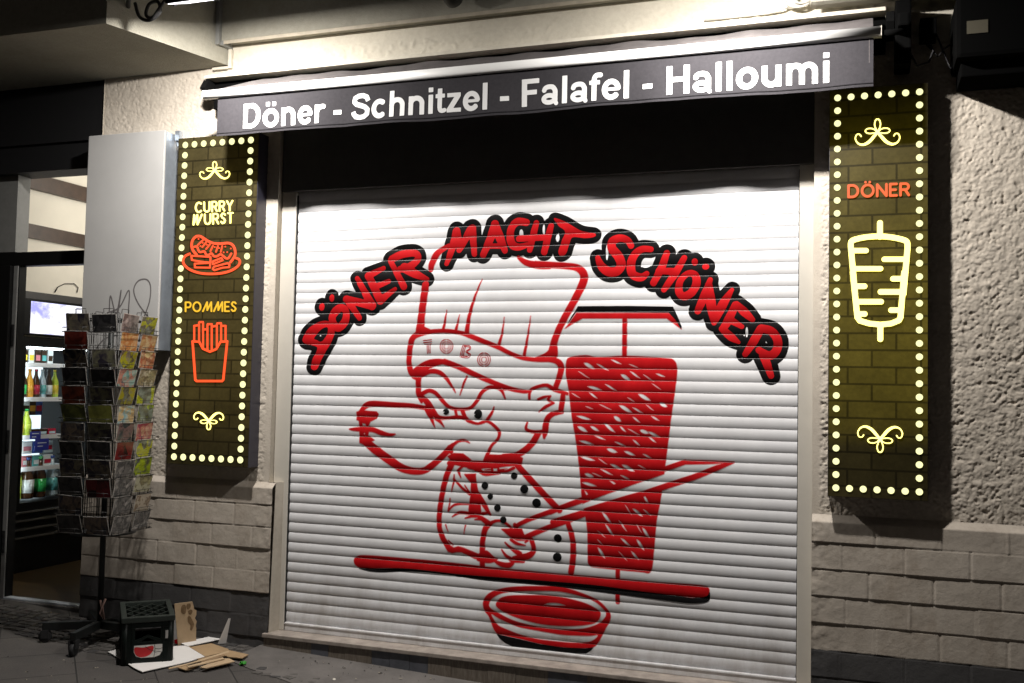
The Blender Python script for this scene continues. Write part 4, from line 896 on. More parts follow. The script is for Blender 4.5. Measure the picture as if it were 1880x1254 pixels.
sgn(F, 'sausage_outline', ORANGE, sl)
F = Field(LX0, LX1, zl, .0022, .02)
dr(F, TB, [(194, 347), (238, 350), (262, 395), (308, 415), (350, 398), (378, 350), (422, 347)], 6.5, smooth=False); dr(F, TB, [(194, 347), (212, 600), (222, 608), (388, 608), (396, 600), (422, 347)], 7, smooth=False)
for x, y0, y1 in ((205, 250, 345), (237, 225, 350), (263, 225, 390), (292, 240, 405), (320, 240, 405), (354, 235, 385), (382, 235, 345), (411, 250, 345)): dr(F, TB, [(x, y0), (x, y1)], 5.5)
for a, b in (((205, 245), (237, 240)), ((240, 220), (262, 220)), ((264, 268), (290, 268)), ((294, 234), (320, 234)), ((322, 250), (352, 245)), ((357, 228), (381, 228)), ((384, 245), (411, 245))): dr(F, TB, [a, b], 6)
sgn(F, 'fries_outline', ORANGE, sl)

RX0, RX1, RZ0, RZ1 = 2.888, 3.309, .868, 2.73
fR = sign_face('right_sign_print', (.085, .064, .0022), [(0, (.02, .02, .02)), (.12, (.06, .06, .06)), (.17, (.5, .5, .5)), (.35, (.8, .8, .8)), (.55, (1, 1, 1)), (.72, (.55, .55, .55)), (.95, (.14, .14, .14)), (1, (.04, .04, .04))], RZ0, RZ1, 0)
sr = sign_box('tall lit sign with glowing doner skewer outline and a border of light dots', RX0, RX1, RZ0, RZ1, fR, .036, .04, 7, 31, .0148)
TC = Tr(1480, 140, 3.135, YF); TD = Tr(1480, 500, 2.85, YF); zr_ = np.arange(RZ0, RZ1, .0022)
F = Field(RX0, RX1, zr_, .0022, .02); flourish(F, TC, (411, 326), 118, 1, -.02); sgn(F, 'scroll_ornament', WARM, sr)
F = Field(RX0, RX1, zr_, .0022, .02); flourish(F, TD, (387, 870), 108, -1, .02); sgn(F, 'scroll_ornament', WARM, sr)
F = Field(RX0, RX1, zr_, .0022, .02); word(F, TC, 'DÖNER', (244, 696), (592, 684), 66, 7.2, .32); sgn(F, 'lettering', glow('orange_letters', (1, .13, .015), 1.1), sr)
F = Field(RX0, RX1, zr_, .0022, .02)
dr(F, TC, [(257, 980), (262, 950), (300, 935), (360, 925), (420, 922), (480, 926), (540, 937), (578, 952), (584, 985)], 16)
dr(F, TC, [(257, 980), (282, 1254)], 16); dr(F, TC, [(584, 985), (560, 1254)], 16); dr(F, TC, [(425, 845), (425, 925)], 16)
for a, b in (((280, 1004), (345, 1004)), ((450, 1054), (560, 1054)), ((285, 1108), (428, 1108)), ((500, 1165), (560, 1165)), ((290, 1209), (335, 1209)), ((428, 1240), (560, 1240))): dr(F, TC, [a, b], 15)
dr(F, TD, [(244, 0), (268, 235), (282, 254), (330, 268), (388, 274), (445, 268), (485, 252), (494, 235), (513, 0)], 14.5, smooth=False); dr(F, TD, [(388, 275), (388, 350)], 14.5)
for a, b in (((455, 34), (505, 34)), ((262, 73), (305, 73)), ((390, 103), (495, 103)), ((262, 154), (392, 154)), ((445, 198), (490, 198)), ((270, 218), (306, 218))): dr(F, TD, [a, b], 14.5)
sgn(F, 'skewer_outline', WARM, sr)

# ================================================================== GREY METAL BOX ON THE WALL
gb = tag(empty('metal_cabinet', (-1.06, YW, 1.5)), 'large light grey sheet metal cabinet with scrawled graffiti, left of the sausage sign', 'cabinet')
mb = MB(); mb.box(-1.338, -.786, -.2, -.185, 1.503, 2.785, .004); mb.build('front_panel', M['greybox'], gb)
mb = MB(); mb.box(-1.334, -.790, -.1848, YW + .015, 1.507, 2.781); mb.build('side_shell', M['galv'], gb)
mb = MB(); mb.box(-.78, -.745, -.12, -.09, 2.74, 2.80, .004); mb.tube([(-.775, -.1, 2.74), (-.765, -.105, 2.71), (-.75, -.10, 2.70)], .008); mb.build('hinge', M['galv'], gb)
TG = Tr(0, 420, 2.916, -.2003)
F = Field(-1.33, -.79, np.arange(1.51, 2.4, .002), .002, .01)
for Lq in ([(585, 440), (592, 360), (622, 455), (648, 330), (628, 470), (600, 560)], [(575, 450), (640, 420), (690, 330), (688, 450), (690, 560)], [(800, 480), (740, 400), (716, 330), (740, 280), (785, 272), (806, 310), (800, 390), (770, 480), (745, 600)], [(515, 640), (560, 590), (620, 570)], [(640, 620), (720, 600), (832, 605)]):
    dr(F, TG, Lq, 3.6)
F.mesh('graffiti_scrawl', solid('grey_marker', (.13, .12, .12), .6), lambda z: -.2003, gb, lift=.0002)

# ================================================================== SHOP DOOR AND WHAT SHOWS INSIDE
cream = solid('cream_shop_wall', (.70, .66, .57), .7, var=.04, vscale=5)
dkwood = solid('dark_wood_moulding', (.055, .033, .022), .5, var=.3, vscale=12)
mb = MB(); mb.box(-3.4, -2.62, .12, 4.4, 1.63, 3.3); mb.box(-3.5, -3.12, .12, 4.4, -.3, 1.63); mb.box(-3.5, -.1, 4.4, 4.5, -.3, 3.3); mb.box(-.3, -.2, .13, 4.4, -.3, 3.3); mb.box(-1.36, -.2, .125, .16, -.3, 3.3); mb.build('interior_wall', cream, bld)
mb = MB(); mb.box(-3.4, -.2, .12, 4.4, 3.10, 3.2); mb.build('interior_ceiling', cream, bld)
fm = NT('brown_shop_floor'); c = fm.coord((1, 6, 1)); fm.l(fm.ramp(fm.noise(c, 3, 6, .6), [(.3, (.035, .022, .010)), (.7, (.075, .048, .02))]), fm.b.inputs['Base Color']); fm.b.inputs['Roughness'].default_value = .35
mb = MB(); mb.box(-3.5, -.2, .05, 4.4, -.3, -.048); mb.build('interior_floor', fm.m, bld)
mb = MB(); mb.box(-2.6195, -2.59, .12, 4.3, 2.338, 2.365); mb.box(-2.6195, -2.60, .12, 4.3, 2.365, 2.44); mb.box(-2.6195, -2.57, .12, 4.3, 2.69, 2.80); mb.build('wall_moulding', dkwood, bld)
mb = MB(); mb.box(-2.6195, -2.606, .12, 4.3, 1.64, 1.955); mb.build('wall_dado', solid('grey_dado', (.05, .048, .048), .5), bld)
F = Field(.5, 1.5, np.arange(1.9, 2.3, .004), .004, .01)    # looped scrawl on the inside wall, drawn in (y, z)
P = [atx(u, v, -2.615) for u, v in ((100, 537), (106, 527), (118, 521), (136, 521), (143, 528), (141, 537))]
mb = MB(); mb.tube([(-2.612, p[1], p[2]) for p in P], .0035, 6); tag(mb.build('cable', M['wire']), 'thin grey cable looped against the bright wall above the television', 'cable')
dr_ = tag(empty('shop_door', (-1.7, .03, -.05)), 'black framed shop door standing open beside the postcard rack', 'door')
mb = MB(); mb.box(-6, XL0 - .001, .0, .07, 2.045, 2.132, .004); mb.build('transom_bar', M['black_plastic'], dr_)
mb = MB(); mb.box(-2.072, -2.040, -.006, .004, -.05, 2.044, .002); mb.build('jamb', solid('dull_aluminium', (.30, .30, .29), .45, .4, var=.15), dr_)
mb = MB(); mb.box(-2.35, -2.076, -.03, .05, -.06, 2.044, .006); mb.build('leaf', M['black_plastic'], dr_)
mb = MB(); mb.box(-2.075, -2.034, .0045, .06, -.05, 2.044); mb.build('frame_post', M['black_plastic'], dr_)
for z in (1.60, .93, .30):
    mb = MB(); mb.box(-2.066, -2.044, -.012, -.0065, z - .07, z + .07, .003)
    for k in (-.045, 0, .045): mb.box(-2.061, -2.049, -.015, -.011, z + k - .006, z + k + .006)
    mb.build('hinge', M['dark'], dr_)
mb = MB(); mb.box(-2.072, XL0 - .001, -.005, .05, -.0545, -.043, .003); mb.build('threshold', solid('bright_threshold', (.60, .64, .70), .35, .25), dr_)
mb = MB(); mb.box(-1.75, -1.62, .33, 1.0, -.0475, -.044); tag(mb.build('door_mat', solid('ochre_mat', (.30, .19, .07), .8, var=.3)), 'ochre mat on the brown shop floor inside the door', 'mat')
# refrigerator, its front looking along the wall
XF = -2.60; FY0, FY1, FZ = .575, 1.32, -.047
fr = tag(empty('drinks_fridge', (-2.85, .95, FZ)), 'black drinks fridge with lit shelves of bottles inside the shop', 'fridge')
GY0, GY1, GZ0, GZ1 = .655, 1.25, .455, 1.55
mb = MB()
mb.box(-3.08, XF, FY0, GY0 - .012, FZ + .0, 1.625); mb.box(-3.08, XF, GY1 + .012, FY1, FZ, 1.625); mb.box(-3.08, XF, GY0 - .012, GY1 + .012, GZ1 + .01, 1.625); mb.box(-3.08, XF, GY0 - .012, GY1 + .012, FZ, GZ0 - .012); mb.build('body', M['black_plastic'], fr)
mb = MB()
for z in (.195, .255, .315, .375): mb.box(XF, XF + .022, FY0 + .02, FY1 - .02, z - .006, z + .010, .004)
mb.build('grille', solid('lightened_black', (.16, .155, .15), .25, .6), fr)  # grey lightened to stand in for highlights on the louvres
mb = MB(); mb.box(-3.07, -3.05, GY0 - .01, GY1 + .01, GZ0 - .01, GZ1); mb.build('glowing_back', glow('fridge_back_glow', (.80, .95, 1.0), 1.2, (.6, .65, .68)), fr)  # back panel glows by itself in place of light falling on it
for y0, y1, z0, z1 in ((GY0 - .010, GY0 + .002, GZ0, GZ1), (GY0 + .01, GY1, GZ1 - .004, GZ1 + .008)):
    mb = MB(); mb.box(-2.64, -2.615, y0, y1, z0, z1); mb.build('light_strip', glow('fridge_fill_light', (.85, .97, 1), 12.0), fr)  # unseen strips added to light the bottles from the front
mb = MB(); mb.box(XF - .03, XF - .02, FY0 + .03, GY0 - .02, .7, 1.4, .004); mb.build('door_handle', M['dark'], fr)
shz = [atx(50, v, -2.66)[2] for v in (668.5, 732, 802, 860, 922)]
shelf_m = solid('white_wire_shelf', (.8, .82, .84), .4)
for z in shz[:4]:
    mb = MB(); mb.box(-3.04, -2.655, GY0, GY1, z - .012, z, .002); mb.box(-2.654, -2.648, GY0, GY1, z - .02, z + .012, .001); mb.build('shelf', shelf_m, fr)
def liquid(name, col): return solid(name, col, .12, spec=.6)
LQ = {n: liquid('bottle_' + n, c) for n, c in (('dark', (.05, .03, .02)), ('green', (.04, .42, .10)), ('orange', (.75, .36, .04)), ('red', (.45, .02, .05)), ('clear', (.50, .62, .68)), ('cola', (.06, .025, .012)), ('lime', (.50, .65, .08)), ('blue', (.05, .10, .35)), ('yellow', (.75, .60, .06)), ('pink', (.62, .22, .25)), ('white', (.72, .76, .76)), ('teal', (.12, .42, .42)))}
def bottle(y, z, h, r, glass, lab, cap, label, x=-2.72, grp='bottles on the fridge shelves'):
    b = tag(empty('bottle', (x, y, z)), label, 'bottle', grp); T = Matrix.Translation((x, y, z))
    mb = MB(); mb.lathe([(r * .9, .0), (r, .01), (r, h * .52), (r * .86, h * .62), (r * .42, h * .80), (r * .36, h * .93)], 14, T); mb.build('body', LQ[glass], b)
    mb = MB(); mb.lathe([(r * 1.02, h * .14), (r * 1.02, h * .46)], 14, T); mb.build('paper_label', LQ[lab], b)
    mb = MB(); mb.lathe([(r * .44, h * .93), (r * .44, h)], 10, T); mb.build('cap', LQ[cap], b)
def pack(y, z, w, h, a, label, b2='white', grp='cartons and cans in the fridge', x=-2.74):
    b = tag(empty('carton', (x, y, z)), label, 'carton', grp)
    mb = MB(); mb.box(x - .035, x + .03, y - w / 2, y + w / 2, z, z + h, .004); mb.build('body', LQ[a], b)
    mb = MB(); mb.box(x + .0305, x + .0315, y - w * .38, y + w * .38, z + h * .25, z + h * .6); mb.build('front_print', LQ[b2], b)
ys = [.684 + .060 * k for k in range(8)]
for k, (g, l_, c) in enumerate((('dark', 'dark', 'dark'), ('dark', 'green', 'green'), ('orange', 'orange', 'orange'), ('cola', 'red', 'red'), ('clear', 'teal', 'white'), ('dark', 'white', 'dark'), ('lime', 'yellow', 'yellow'))):
    cn = {'dark': 'black', 'teal': 'teal', 'white': 'white'}.get(l_, l_)
    bottle(ys[k], shz[1] + .001, .215, .0285, g, l_, c, f'slim bottle with {cn} label on the second fridge shelf from the top')
for k, (a, b2) in enumerate((('dark', 'white'), ('dark', 'yellow'), ('white', 'yellow'), ('dark', 'pink'), ('dark', 'teal'), ('white', 'dark'))):
    pack(ys[k], shz[0] + .001, .052, .115, a, f'{"pale" if a == "white" else "dark"} can with {"black" if b2 == "dark" else b2} print on the top fridge shelf', b2)
for k, (a, b2) in enumerate((('dark', 'white'), ('dark', 'teal'), ('white', 'dark'), ('dark', 'orange'), ('blue', 'red'))):
    pack(ys[k] + .03, shz[2] + .15, .066, .12, a, f'{"blue" if a == "blue" else "pale" if a == "white" else "dark"} packet with {"black" if b2 == "dark" else b2} print hanging above the third fridge shelf', b2, x=-2.80)
for k in range(2): bottle(.70 + .07 * k, shz[2] + .001, .20, .036, 'lime', ('yellow', 'lime')[k], 'green', ('yellow-labelled small lime drink bottle with green cap, third fridge shelf', 'plain lime drink bottle with green cap, third fridge shelf')[k], x=-2.70)
for k, a in enumerate(('cola', 'dark', 'red')): pack(.86 + .085 * k, shz[2] + .001, .075, .05, a, f'low {dict(cola="brown", dark="black", red="red")[a]} tub on the third fridge shelf', 'clear')
for k, (a, b2) in enumerate((('pink', 'white'), ('white', 'pink'), ('blue', 'white'), ('clear', 'red'))): pack(.70 + .10 * k, shz[3] + .10, .09, .09, a, f'{dict(pink="pink", white="white", blue="blue", clear="pale blue")[a]} carton in the upper row on the fourth fridge shelf', b2)
for k, (a, b2) in enumerate((('white', 'green'), ('pink', 'white'), ('teal', 'white'), ('white', 'red'))): pack(.70 + .10 * k, shz[3] + .001, .09, .085, a, f'{a} carton with {b2} print in the lower row on the fourth fridge shelf', b2)
for k, (g, l_, c, n) in enumerate((('lime', 'lime', 'white', 'big lime soda bottle'), ('cola', 'white', 'blue', 'big brown soda bottle with white label and blue cap'), ('cola', 'green', 'green', 'big brown soda bottle with green label'), ('clear', 'teal', 'blue', 'big clear water bottle'))):
    bottle(.70 + .115 * k, GZ0 + .001, .30, .052, g, l_, c, n + ' on the fridge floor', x=-2.72)
for (u, v, w, h), nm in (((65, 799, .10, .055), 'small blue price card on the third fridge shelf'), ((77, 816, .13, .085), 'wide blue price card below the third fridge shelf')):
    p = atx(u, v, -2.645); mb = MB(); mb.box(-2.6465, -2.6445, p[1] - w / 2, p[1] + w / 2, p[2] - h / 2, p[2] + h / 2)
    q = tag(mb.build('price_card', solid('blue_card', (.02, .03, .28), .5)), nm, 'price card', 'blue price cards in the fridge')
    mb = MB()
    for i, zz in enumerate((.012, -.012)): mb.box(-2.6443, -2.6438, p[1] - w * .32, p[1] + w * (.32 - .25 * i), p[2] + zz - .003, p[2] + zz + .003)
    mb.build('print', LQ['white'], q)
tv = tag(empty('television', (-2.6, 1.0, 1.63)), 'flat television with a bright white picture on top of the drinks fridge', 'television')
mb = MB(); mb.box(-2.63, -2.592, .60, 1.45, 1.640, 1.905, .006); mb.box(-2.75, -2.63, .9, 1.15, 1.626, 1.640); mb.build('case', M['black_plastic'], tv)
t = NT('screen_picture'); c = t.coord((1, 2.2, 3)); t.l(t.ramp(t.noise(c, 2.6, 6, .6), [(.32, (.30, .30, .75)), (.45, (.72, .72, .95)), (.6, (1, 1, 1))]), t.b.inputs['Emission Color']); t.b.inputs['Emission Strength'].default_value = 1.5; t.b.inputs['Base Color'].default_value = (.01, .01, .01, 1)
mb = MB(); mb.box(-2.5915, -2.5900, .66, 1.43, 1.655, 1.885); mb.build('screen', t.m, tv)

# ================================================================== POSTCARD RACK
RC = Vector((-.92, -.42, 0)); RA = R(5); HS_ = .18
Zb = gz(RC.x, RC.y)
rk = tag(empty('postcard_rack', (RC.x, RC.y, Zb), RA), 'black revolving wire rack full of postcards on wheeled feet beside the shop door', 'postcard rack')
RT = Matrix.Translation(RC) @ Matrix.Rotation(RA, 4, 'Z')
mb = MB(); mb.tube([RT @ Vector((0, 0, Zb + .10)), RT @ Vector((0, 0, 1.62))], .0155, 12); mb.build('pole', M['rackmetal'], rk)
for k in range(5):
    a = R(-80 + 72 * k); d = Vector((math.cos(a), math.sin(a), 0)); T = RT @ Matrix.Rotation(a, 4, 'Z')
    mb = MB(); mb.box(.0, .29, -.016, .016, Zb + .072, Zb + .115, .003, T); o = mb.build('foot', M['rackmetal'], rk)
    mb = MB(); mb.lathe([(.030, -.012), (.034, -.008), (.034, .008), (.030, .012)], 16, T @ Matrix.Translation((.275, 0, Zb + .034 + (gz(*(T @ Vector((.275, 0, 0))).xy) - Zb))) @ Matrix.Rotation(R(90), 4, 'X')); mb.box(.255, .295, -.02, -.013, Zb + .03, Zb + .075, 0, T); mb.box(.255, .295, .013, .02, Zb + .03, Zb + .075, 0, T); mb.build('castor', M['rubber'], rk)
for z in (.50, 1.10, 1.66):
    mb = MB()
    mb.tube([RT @ Vector((x, y, z)) for x, y in ((-.15, -.15), (.15, -.15), (.15, .15), (-.15, .15))], .004, 6, True)
    mb.tube([RT @ Vector((-.15, 0, z)), RT @ Vector((.15, 0, z))], .004, 6); mb.tube([RT @ Vector((0, -.15, z)), RT @ Vector((0, .15, z))], .004, 6)
    if z == .50: mb.lathe([(.17, .485), (.175, .495), (.17, .50)], 24, RT)
    mb.build('rotor_frame', M['rackmetal'], rk)
ROWS, PIT, CT = 12, .0985, 1.635
def face_T(f): return RT @ Matrix.Rotation(R(90) * f, 4, 'Z')         # f=0 looks to the street (-y), f=1 to the shutter (+x)
for f in range(4):
    mb = MB(); T = face_T(f); y0 = -HS_ + .012
    for cx in (-.086, .086):
        for dx in (-.06, -.02, .02, .06): mb.tube([T @ Vector((cx + dx, y0 + .022, .50)), T @ Vector((cx + dx, y0 + .022, 1.69))], .0016, 5)
        for dx in (-.079, .079): mb.tube([T @ Vector((cx + dx, y0 + .012, .50)), T @ Vector((cx + dx, y0 + .012, 1.69))], .0028, 6)
        for i in range(ROWS):
            z = CT - PIT * i - .052
            mb.tube([T @ Vector((cx - .079, y0 + .016, z)), T @ Vector((cx - .079, y0 - .024, z + .004)), T @ Vector((cx + .079, y0 - .024, z + .004)), T @ Vector((cx + .079, y0 + .016, z))], .0017, 5)
            mb.tube([T @ Vector((cx - .076, y0 - .026, z + .028)), T @ Vector((cx + .076, y0 - .026, z + .028))], .0014, 5)
            for dx in (-.05, .05): mb.tube([T @ Vector((cx + dx, y0 - .024, z + .002)), T @ Vector((cx + dx, y0 - .027, z + .03))], .0014, 5)
    for dx in (-.086, .086): mb.tube([T @ Vector((dx - .03, y0 + .022, 1.69)), T @ Vector((dx - .03, y0 + .02, 1.715)), T @ Vector((dx + .03, y0 + .02, 1.715)), T @ Vector((dx + .03, y0 + .022, 1.69))], .002, 5)
    mb.build('wire_pockets', M['wire'], rk)
def card_mat(name, stops, scale, extra=None):
    t = NT(name); tc = t.n('TexCoord'); oi = t.n('ObjectInfo'); m = t.n('Mapping'); m.inputs['Scale'].default_value = (scale, scale, scale)
    cv = t.n('CombineXYZ'); mu = t.n('Math', operation='MULTIPLY'); t.l(oi.outputs['Random'], mu.inputs[0]); mu.inputs[1].default_value = 37
    for k in range(3): t.l(mu.outputs[0], cv.inputs[k])
    t.l(cv.outputs[0], m.inputs['Location']); t.l(tc.outputs['Object'], m.inputs[0])
    v = t.n('TexVoronoi'); v.inputs['Scale'].default_value = .8; t.l(m.outputs[0], v.inputs['Vector'])
    n = t.noise(m.outputs[0], .7, 3, .55); ad = t.n('Math', operation='MULTIPLY_ADD'); t.l(v.outputs['Color'], ad.inputs[0]); ad.inputs[1].default_value = .45; t.l(n, ad.inputs[2])
    sc = t.n('Math', operation='MULTIPLY'); t.l(ad.outputs[0], sc.inputs[0]); sc.inputs[1].default_value = .75
    col = t.ramp(sc.outputs[0], stops)
    hs = t.n('HueSaturation'); t.l(col, hs.inputs['Color']); hv = t.n('MapRange'); t.l(oi.outputs['Random'], hv.inputs[0]); hv.inputs[3].default_value = .5 - (extra or 0); hv.inputs[4].default_value = .5 + (extra or 0); t.l(hv.outputs[0], hs.inputs['Hue'])
    sx = t.n('SeparateXYZ'); t.l(tc.outputs['Object'], sx.inputs[0]); mk = None                     # pale printed border
    for ax, lim in (('X', .071), ('Z', .048)):
        ab = t.n('Math', operation='ABSOLUTE'); t.l(sx.outputs[ax], ab.inputs[0]); g = t.n('Math', operation='GREATER_THAN'); t.l(ab.outputs[0], g.inputs[0]); g.inputs[1].default_value = lim
        if mk is None: mk = g
        else: mx = t.n('Math', operation='MAXIMUM'); t.l(mk.outputs[0], mx.inputs[0]); t.l(g.outputs[0], mx.inputs[1]); mk = mx
    mixb = t.n('MixRGB'); t.l(mk.outputs[0], mixb.inputs[0]); t.l(hs.outputs[0], mixb.inputs[1]); mixb.inputs[2].default_value = (.42, .40, .37, 1)
    t.l(mixb.outputs[0], t.b.inputs['Base Color']); t.b.inputs['Roughness'].default_value = .25; return t.m
CM = {'dark picture': card_mat('card_dark', [(.25, (.01, .012, .02)), (.45, (.05, .05, .07)), (.6, (.25, .2, .15)), (.75, (.02, .02, .03))], 22, .1),
      'black and white photo': card_mat('card_photo', [(.2, (.03, .03, .03)), (.4, (.22, .21, .20)), (.55, (.07, .07, .07)), (.75, (.42, .40, .38))], 30),
      'shade-darkened grey view': card_mat('card_shaded_grey', [(.2, (.015, .015, .018)), (.45, (.06, .058, .06)), (.6, (.02, .02, .022)), (.75, (.10, .095, .09))], 18, .05),  # print darkened for the shade on the street side
      'dark red picture': card_mat('card_red', [(.2, (.10, .012, .012)), (.5, (.20, .03, .02)), (.7, (.03, .01, .01))], 16, .02),
      'orange cartoon': card_mat('card_orange', [(.2, (.42, .13, .02)), (.4, (.52, .38, .24)), (.55, (.35, .07, .04)), (.75, (.55, .42, .22))], 24, .05),
      'teal street view': card_mat('card_teal', [(.2, (.05, .22, .25)), (.45, (.30, .45, .42)), (.6, (.55, .30, .18)), (.8, (.08, .12, .16))], 30, .08),
      'neon yellow graphic': card_mat('card_yellow', [(.2, (.08, .09, .08)), (.36, (.24, .24, .20)), (.46, (.42, .45, .02)), (.52, (.36, .40, .03)), (.60, (.10, .09, .07)), (.8, (.28, .33, .28))], 20, .03),
      'olive map': card_mat('card_olive', [(.2, (.30, .32, .06)), (.5, (.42, .44, .10)), (.7, (.12, .13, .04))], 14, .02),
      'cream sketch': card_mat('card_cream', [(.2, (.46, .42, .30)), (.5, (.52, .48, .36)), (.6, (.20, .16, .10)), (.75, (.48, .42, .25))], 34, .03)}
card_me = {}
for nme, mt in CM.items():
    mb = MB(); mb.box(-.074, .074, -.0012, .0012, -.051, .051, .0006); me = bpy.data.meshes.new('postcard'); me.from_pydata(mb.v, [], mb.f); me.materials.append(mt); card_me[nme] = me
def card(f, c, i, kind):
    T = face_T(f); rj = random.Random(i * 7 + c * 131 + f * 977)
    o = bpy.data.objects.new('postcard', card_me[kind]); COL.objects.link(o)
    o.matrix_world = T @ Matrix.Translation(((-.086, .086)[c] + rj.uniform(-.005, .005), -HS_ + .004 + rj.uniform(-.002, .002), CT - PIT * i + rj.uniform(-.004, .008))) @ Matrix.Rotation(R(11 + rj.uniform(-5, 6)), 4, 'X') @ Matrix.Rotation(R(rj.uniform(-3, 3)), 4, 'Y') @ Matrix.Rotation(R(rj.uniform(-3, 3)), 4, 'Z')
    rowname = ('top row', 'second row', 'third row', 'fourth row', 'fifth row', 'sixth row', 'seventh row', 'fourth row from below', 'third row from below', 'row above the last two', 'last but one row', 'bottom row')[i]
    if i in (7, 8, 9): rowname = ('fifth row from below', 'fourth row from below', 'third row from below')[i - 7]
    side = ('street side', 'shutter side')[f]; cc = (('left column', 'right column'), ('near column', 'far column'))[f][c]
    tag(o, f'{kind} postcard, {side} of the rack, {cc}, {rowname}', 'postcard', 'postcards in the revolving rack')
A = 'dark picture'; G_ = 'shade-darkened grey view'; B_ = 'black and white photo'; D_ = 'dark red picture'; O_ = 'orange cartoon'; E_ = 'teal street view'; Y_ = 'neon yellow graphic'; V_ = 'olive map'; C_ = 'cream sketch'
for i, k in enumerate((A, D_, A, G_, D_, V_, A, G_, A, G_, A, G_)): card(0, 0, i, k)  # street side gets darker prints, its shade put into the card colours
for i, k in enumerate((G_, None, A, G_, A, V_, A, G_, A, D_, None, A)):
    if k: card(0, 1, i, k)
for i, k in enumerate((B_, O_, Y_, E_, Y_, E_, A, D_, B_, B_, B_, B_)): card(1, 0, i, k)
for i, k in enumerate((Y_, O_, O_, C_, Y_, Y_, O_, Y_, Y_, C_, C_, B_)): card(1, 1, i, k)
mb = MB(); p = RT @ Vector((0, 0, .10)); mb.tube([(p.x + .012, p.y - .018, .12), (p.x + .03, p.y - .022, .08), (p.x + .018, p.y - .02, .05), (p.x + .045, p.y - .02, .02), (p.x + .03, p.y - .02, .09), (p.x + .05, p.y - .02, .13)], .006, 6)
tag(mb.build('ribbon', solid('pale_pink_ribbon', (.32, .20, .17), .7)), 'pale ribbon knotted round the rack pole near the ground', 'ribbon')

# ================================================================== BEER CRATE
CW, CD, CH = .250, .40, .243
c0 = Vector((-.525, -.705)); u_ = Vector((.742, .670)).normalized(); v_ = Vector((-u_.y, u_.x)); cc = c0 + u_ * CW / 2 + v_ * CD / 2
CZ = gz(*(c0 + u_ * CW / 2)) + .004
CTm = Matrix.Translation((cc.x, cc.y, CZ)) @ Matrix.Rotation(math.atan2(u_.y, u_.x), 4, 'Z')
cr = tag(empty('beer_crate', (cc.x, cc.y, CZ)), 'upturned dark green plastic beer crate with lattice base on white card beside the rack', 'crate')
grn = solid('dark_green_plastic', (.0035, .0065, .0055), .5, spec=.2, var=.3, vscale=14); rimg = solid('scuffed_green_plastic', (.013, .019, .015), .6, var=.3, vscale=25)
w, d, h = CW / 2, CD / 2, CH
mb = MB(); tk = .012
# front and back walls with a hand hole, side walls with ribs
for s in (-1, 1):
    y0, y1 = (-d, -d + tk) if s < 0 else (d - tk, d)
    mb.box(-w + .006, w - .006, y0, y1, 0, .115, .002, CTm); mb.box(-w + .006, w - .006, y0, y1, .185, h - .03, .002, CTm)
    mb.box(-w + .006, -.062, y0, y1, .115, .185, 0, CTm); mb.box(.062, w - .006, y0, y1, .115, .185, 0, CTm)
    mb.prism([CTm @ Vector((x, y0, z)) for x, z in ((-.062, .115), (-.035, .115), (0, .135), (.035, .115), (.062, .115), (.062, .125), (.03, .135), (0, .150), (-.03, .135), (-.062, .125))], CTm.to_3x3() @ Vector((0, tk, 0)))
    x0, x1 = (-w, -w + tk) if s < 0 else (w - tk, w)
    mb.box(x0, x1, -d + .012, d - .012, 0, h - .03, .002, CTm)
for sx in (-1, 1):
    for sy in (-1, 1): mb.lathe([(.018, 0), (.018, h - .03)], 12, CTm @ Matrix.Translation((sx * (w - .016), sy * (d - .016), 0)))
    for k in range(4): mb.box(sx * w - .003 * (sx < 0), sx * w + .003 * (sx > 0), -d + .05 + k * .095, -d + .058 + k * .095, 0, h - .03, 0, CTm)
    mb.box(sx * .075 - .003, sx * .075 + .003, -d - .004, -d, 0, h - .03, 0, CTm)
mb.build('body', grn, cr)
mb = MB(); q = .012
for (x0, x1, y0, y1) in ((-w - .006, w + .006, -d - .006, -d + .022), (-w - .006, w + .006, d - .022, d + .006), (-w - .006, -w + .022, -d + .0221, d - .0221), (w - .022, w + .006, -d + .0221, d - .0221)): mb.box(x0, x1, y0, y1, h - .03, h, .005, CTm)
mb.build('rim', rimg, cr)
mb = MB(); n = 7
def strip(a, b): 
    a, b = Vector(a), Vector(b); dirn = (b - a); L_ = dirn.length; ang = math.atan2(dirn.y, dirn.x); T = CTm @ Matrix.Translation((*((a + b) / 2).xy, h - .016)) @ Matrix.Rotation(ang, 4, 'Z'); return T, L_
xi, yi = w - .021, d - .021
for k in range(-5, 6):
    for s in (-1, 1):
        # line x = s*(y)*0.62 + k*pitch clipped to the inner rectangle
        m_ = .62 * s; off = k * .066; pts = []
        ya, yb = -yi, yi
        xa, xb = m_ * ya + off, m_ * yb + off
        if abs(xa) > xi or abs(xb) > xi:
            t0, t1 = 0.0, 1.0; dx = xb - xa
            for lim in (-xi, xi):
                t_ = (lim - xa) / dx
                if (xa < lim) == (lim < 0) and ((xa < -xi and lim < 0) or (xa > xi and lim > 0)): t0 = max(t0, t_)
                elif (xb < -xi and lim < 0) or (xb > xi and lim > 0): t1 = min(t1, t_)
            if t1 - t0 < .05: continue
            xa2, ya2 = xa + dx * t0, ya + (yb - ya) * t0; xb2, yb2 = xa + dx * t1, ya + (yb - ya) * t1
            if abs(xa2) > xi + .002 or abs(xb2) > xi + .002: continue
        else: xa2, ya2, xb2, yb2 = xa, ya, xb, yb
        T, L_ = strip((xa2, ya2, 0), (xb2, yb2, 0)); mb.box(-L_ / 2, L_ / 2, -.0022, .0022, -.012, .004 + .001 * s, 0, T)
mb.build('lattice', rimg, cr)
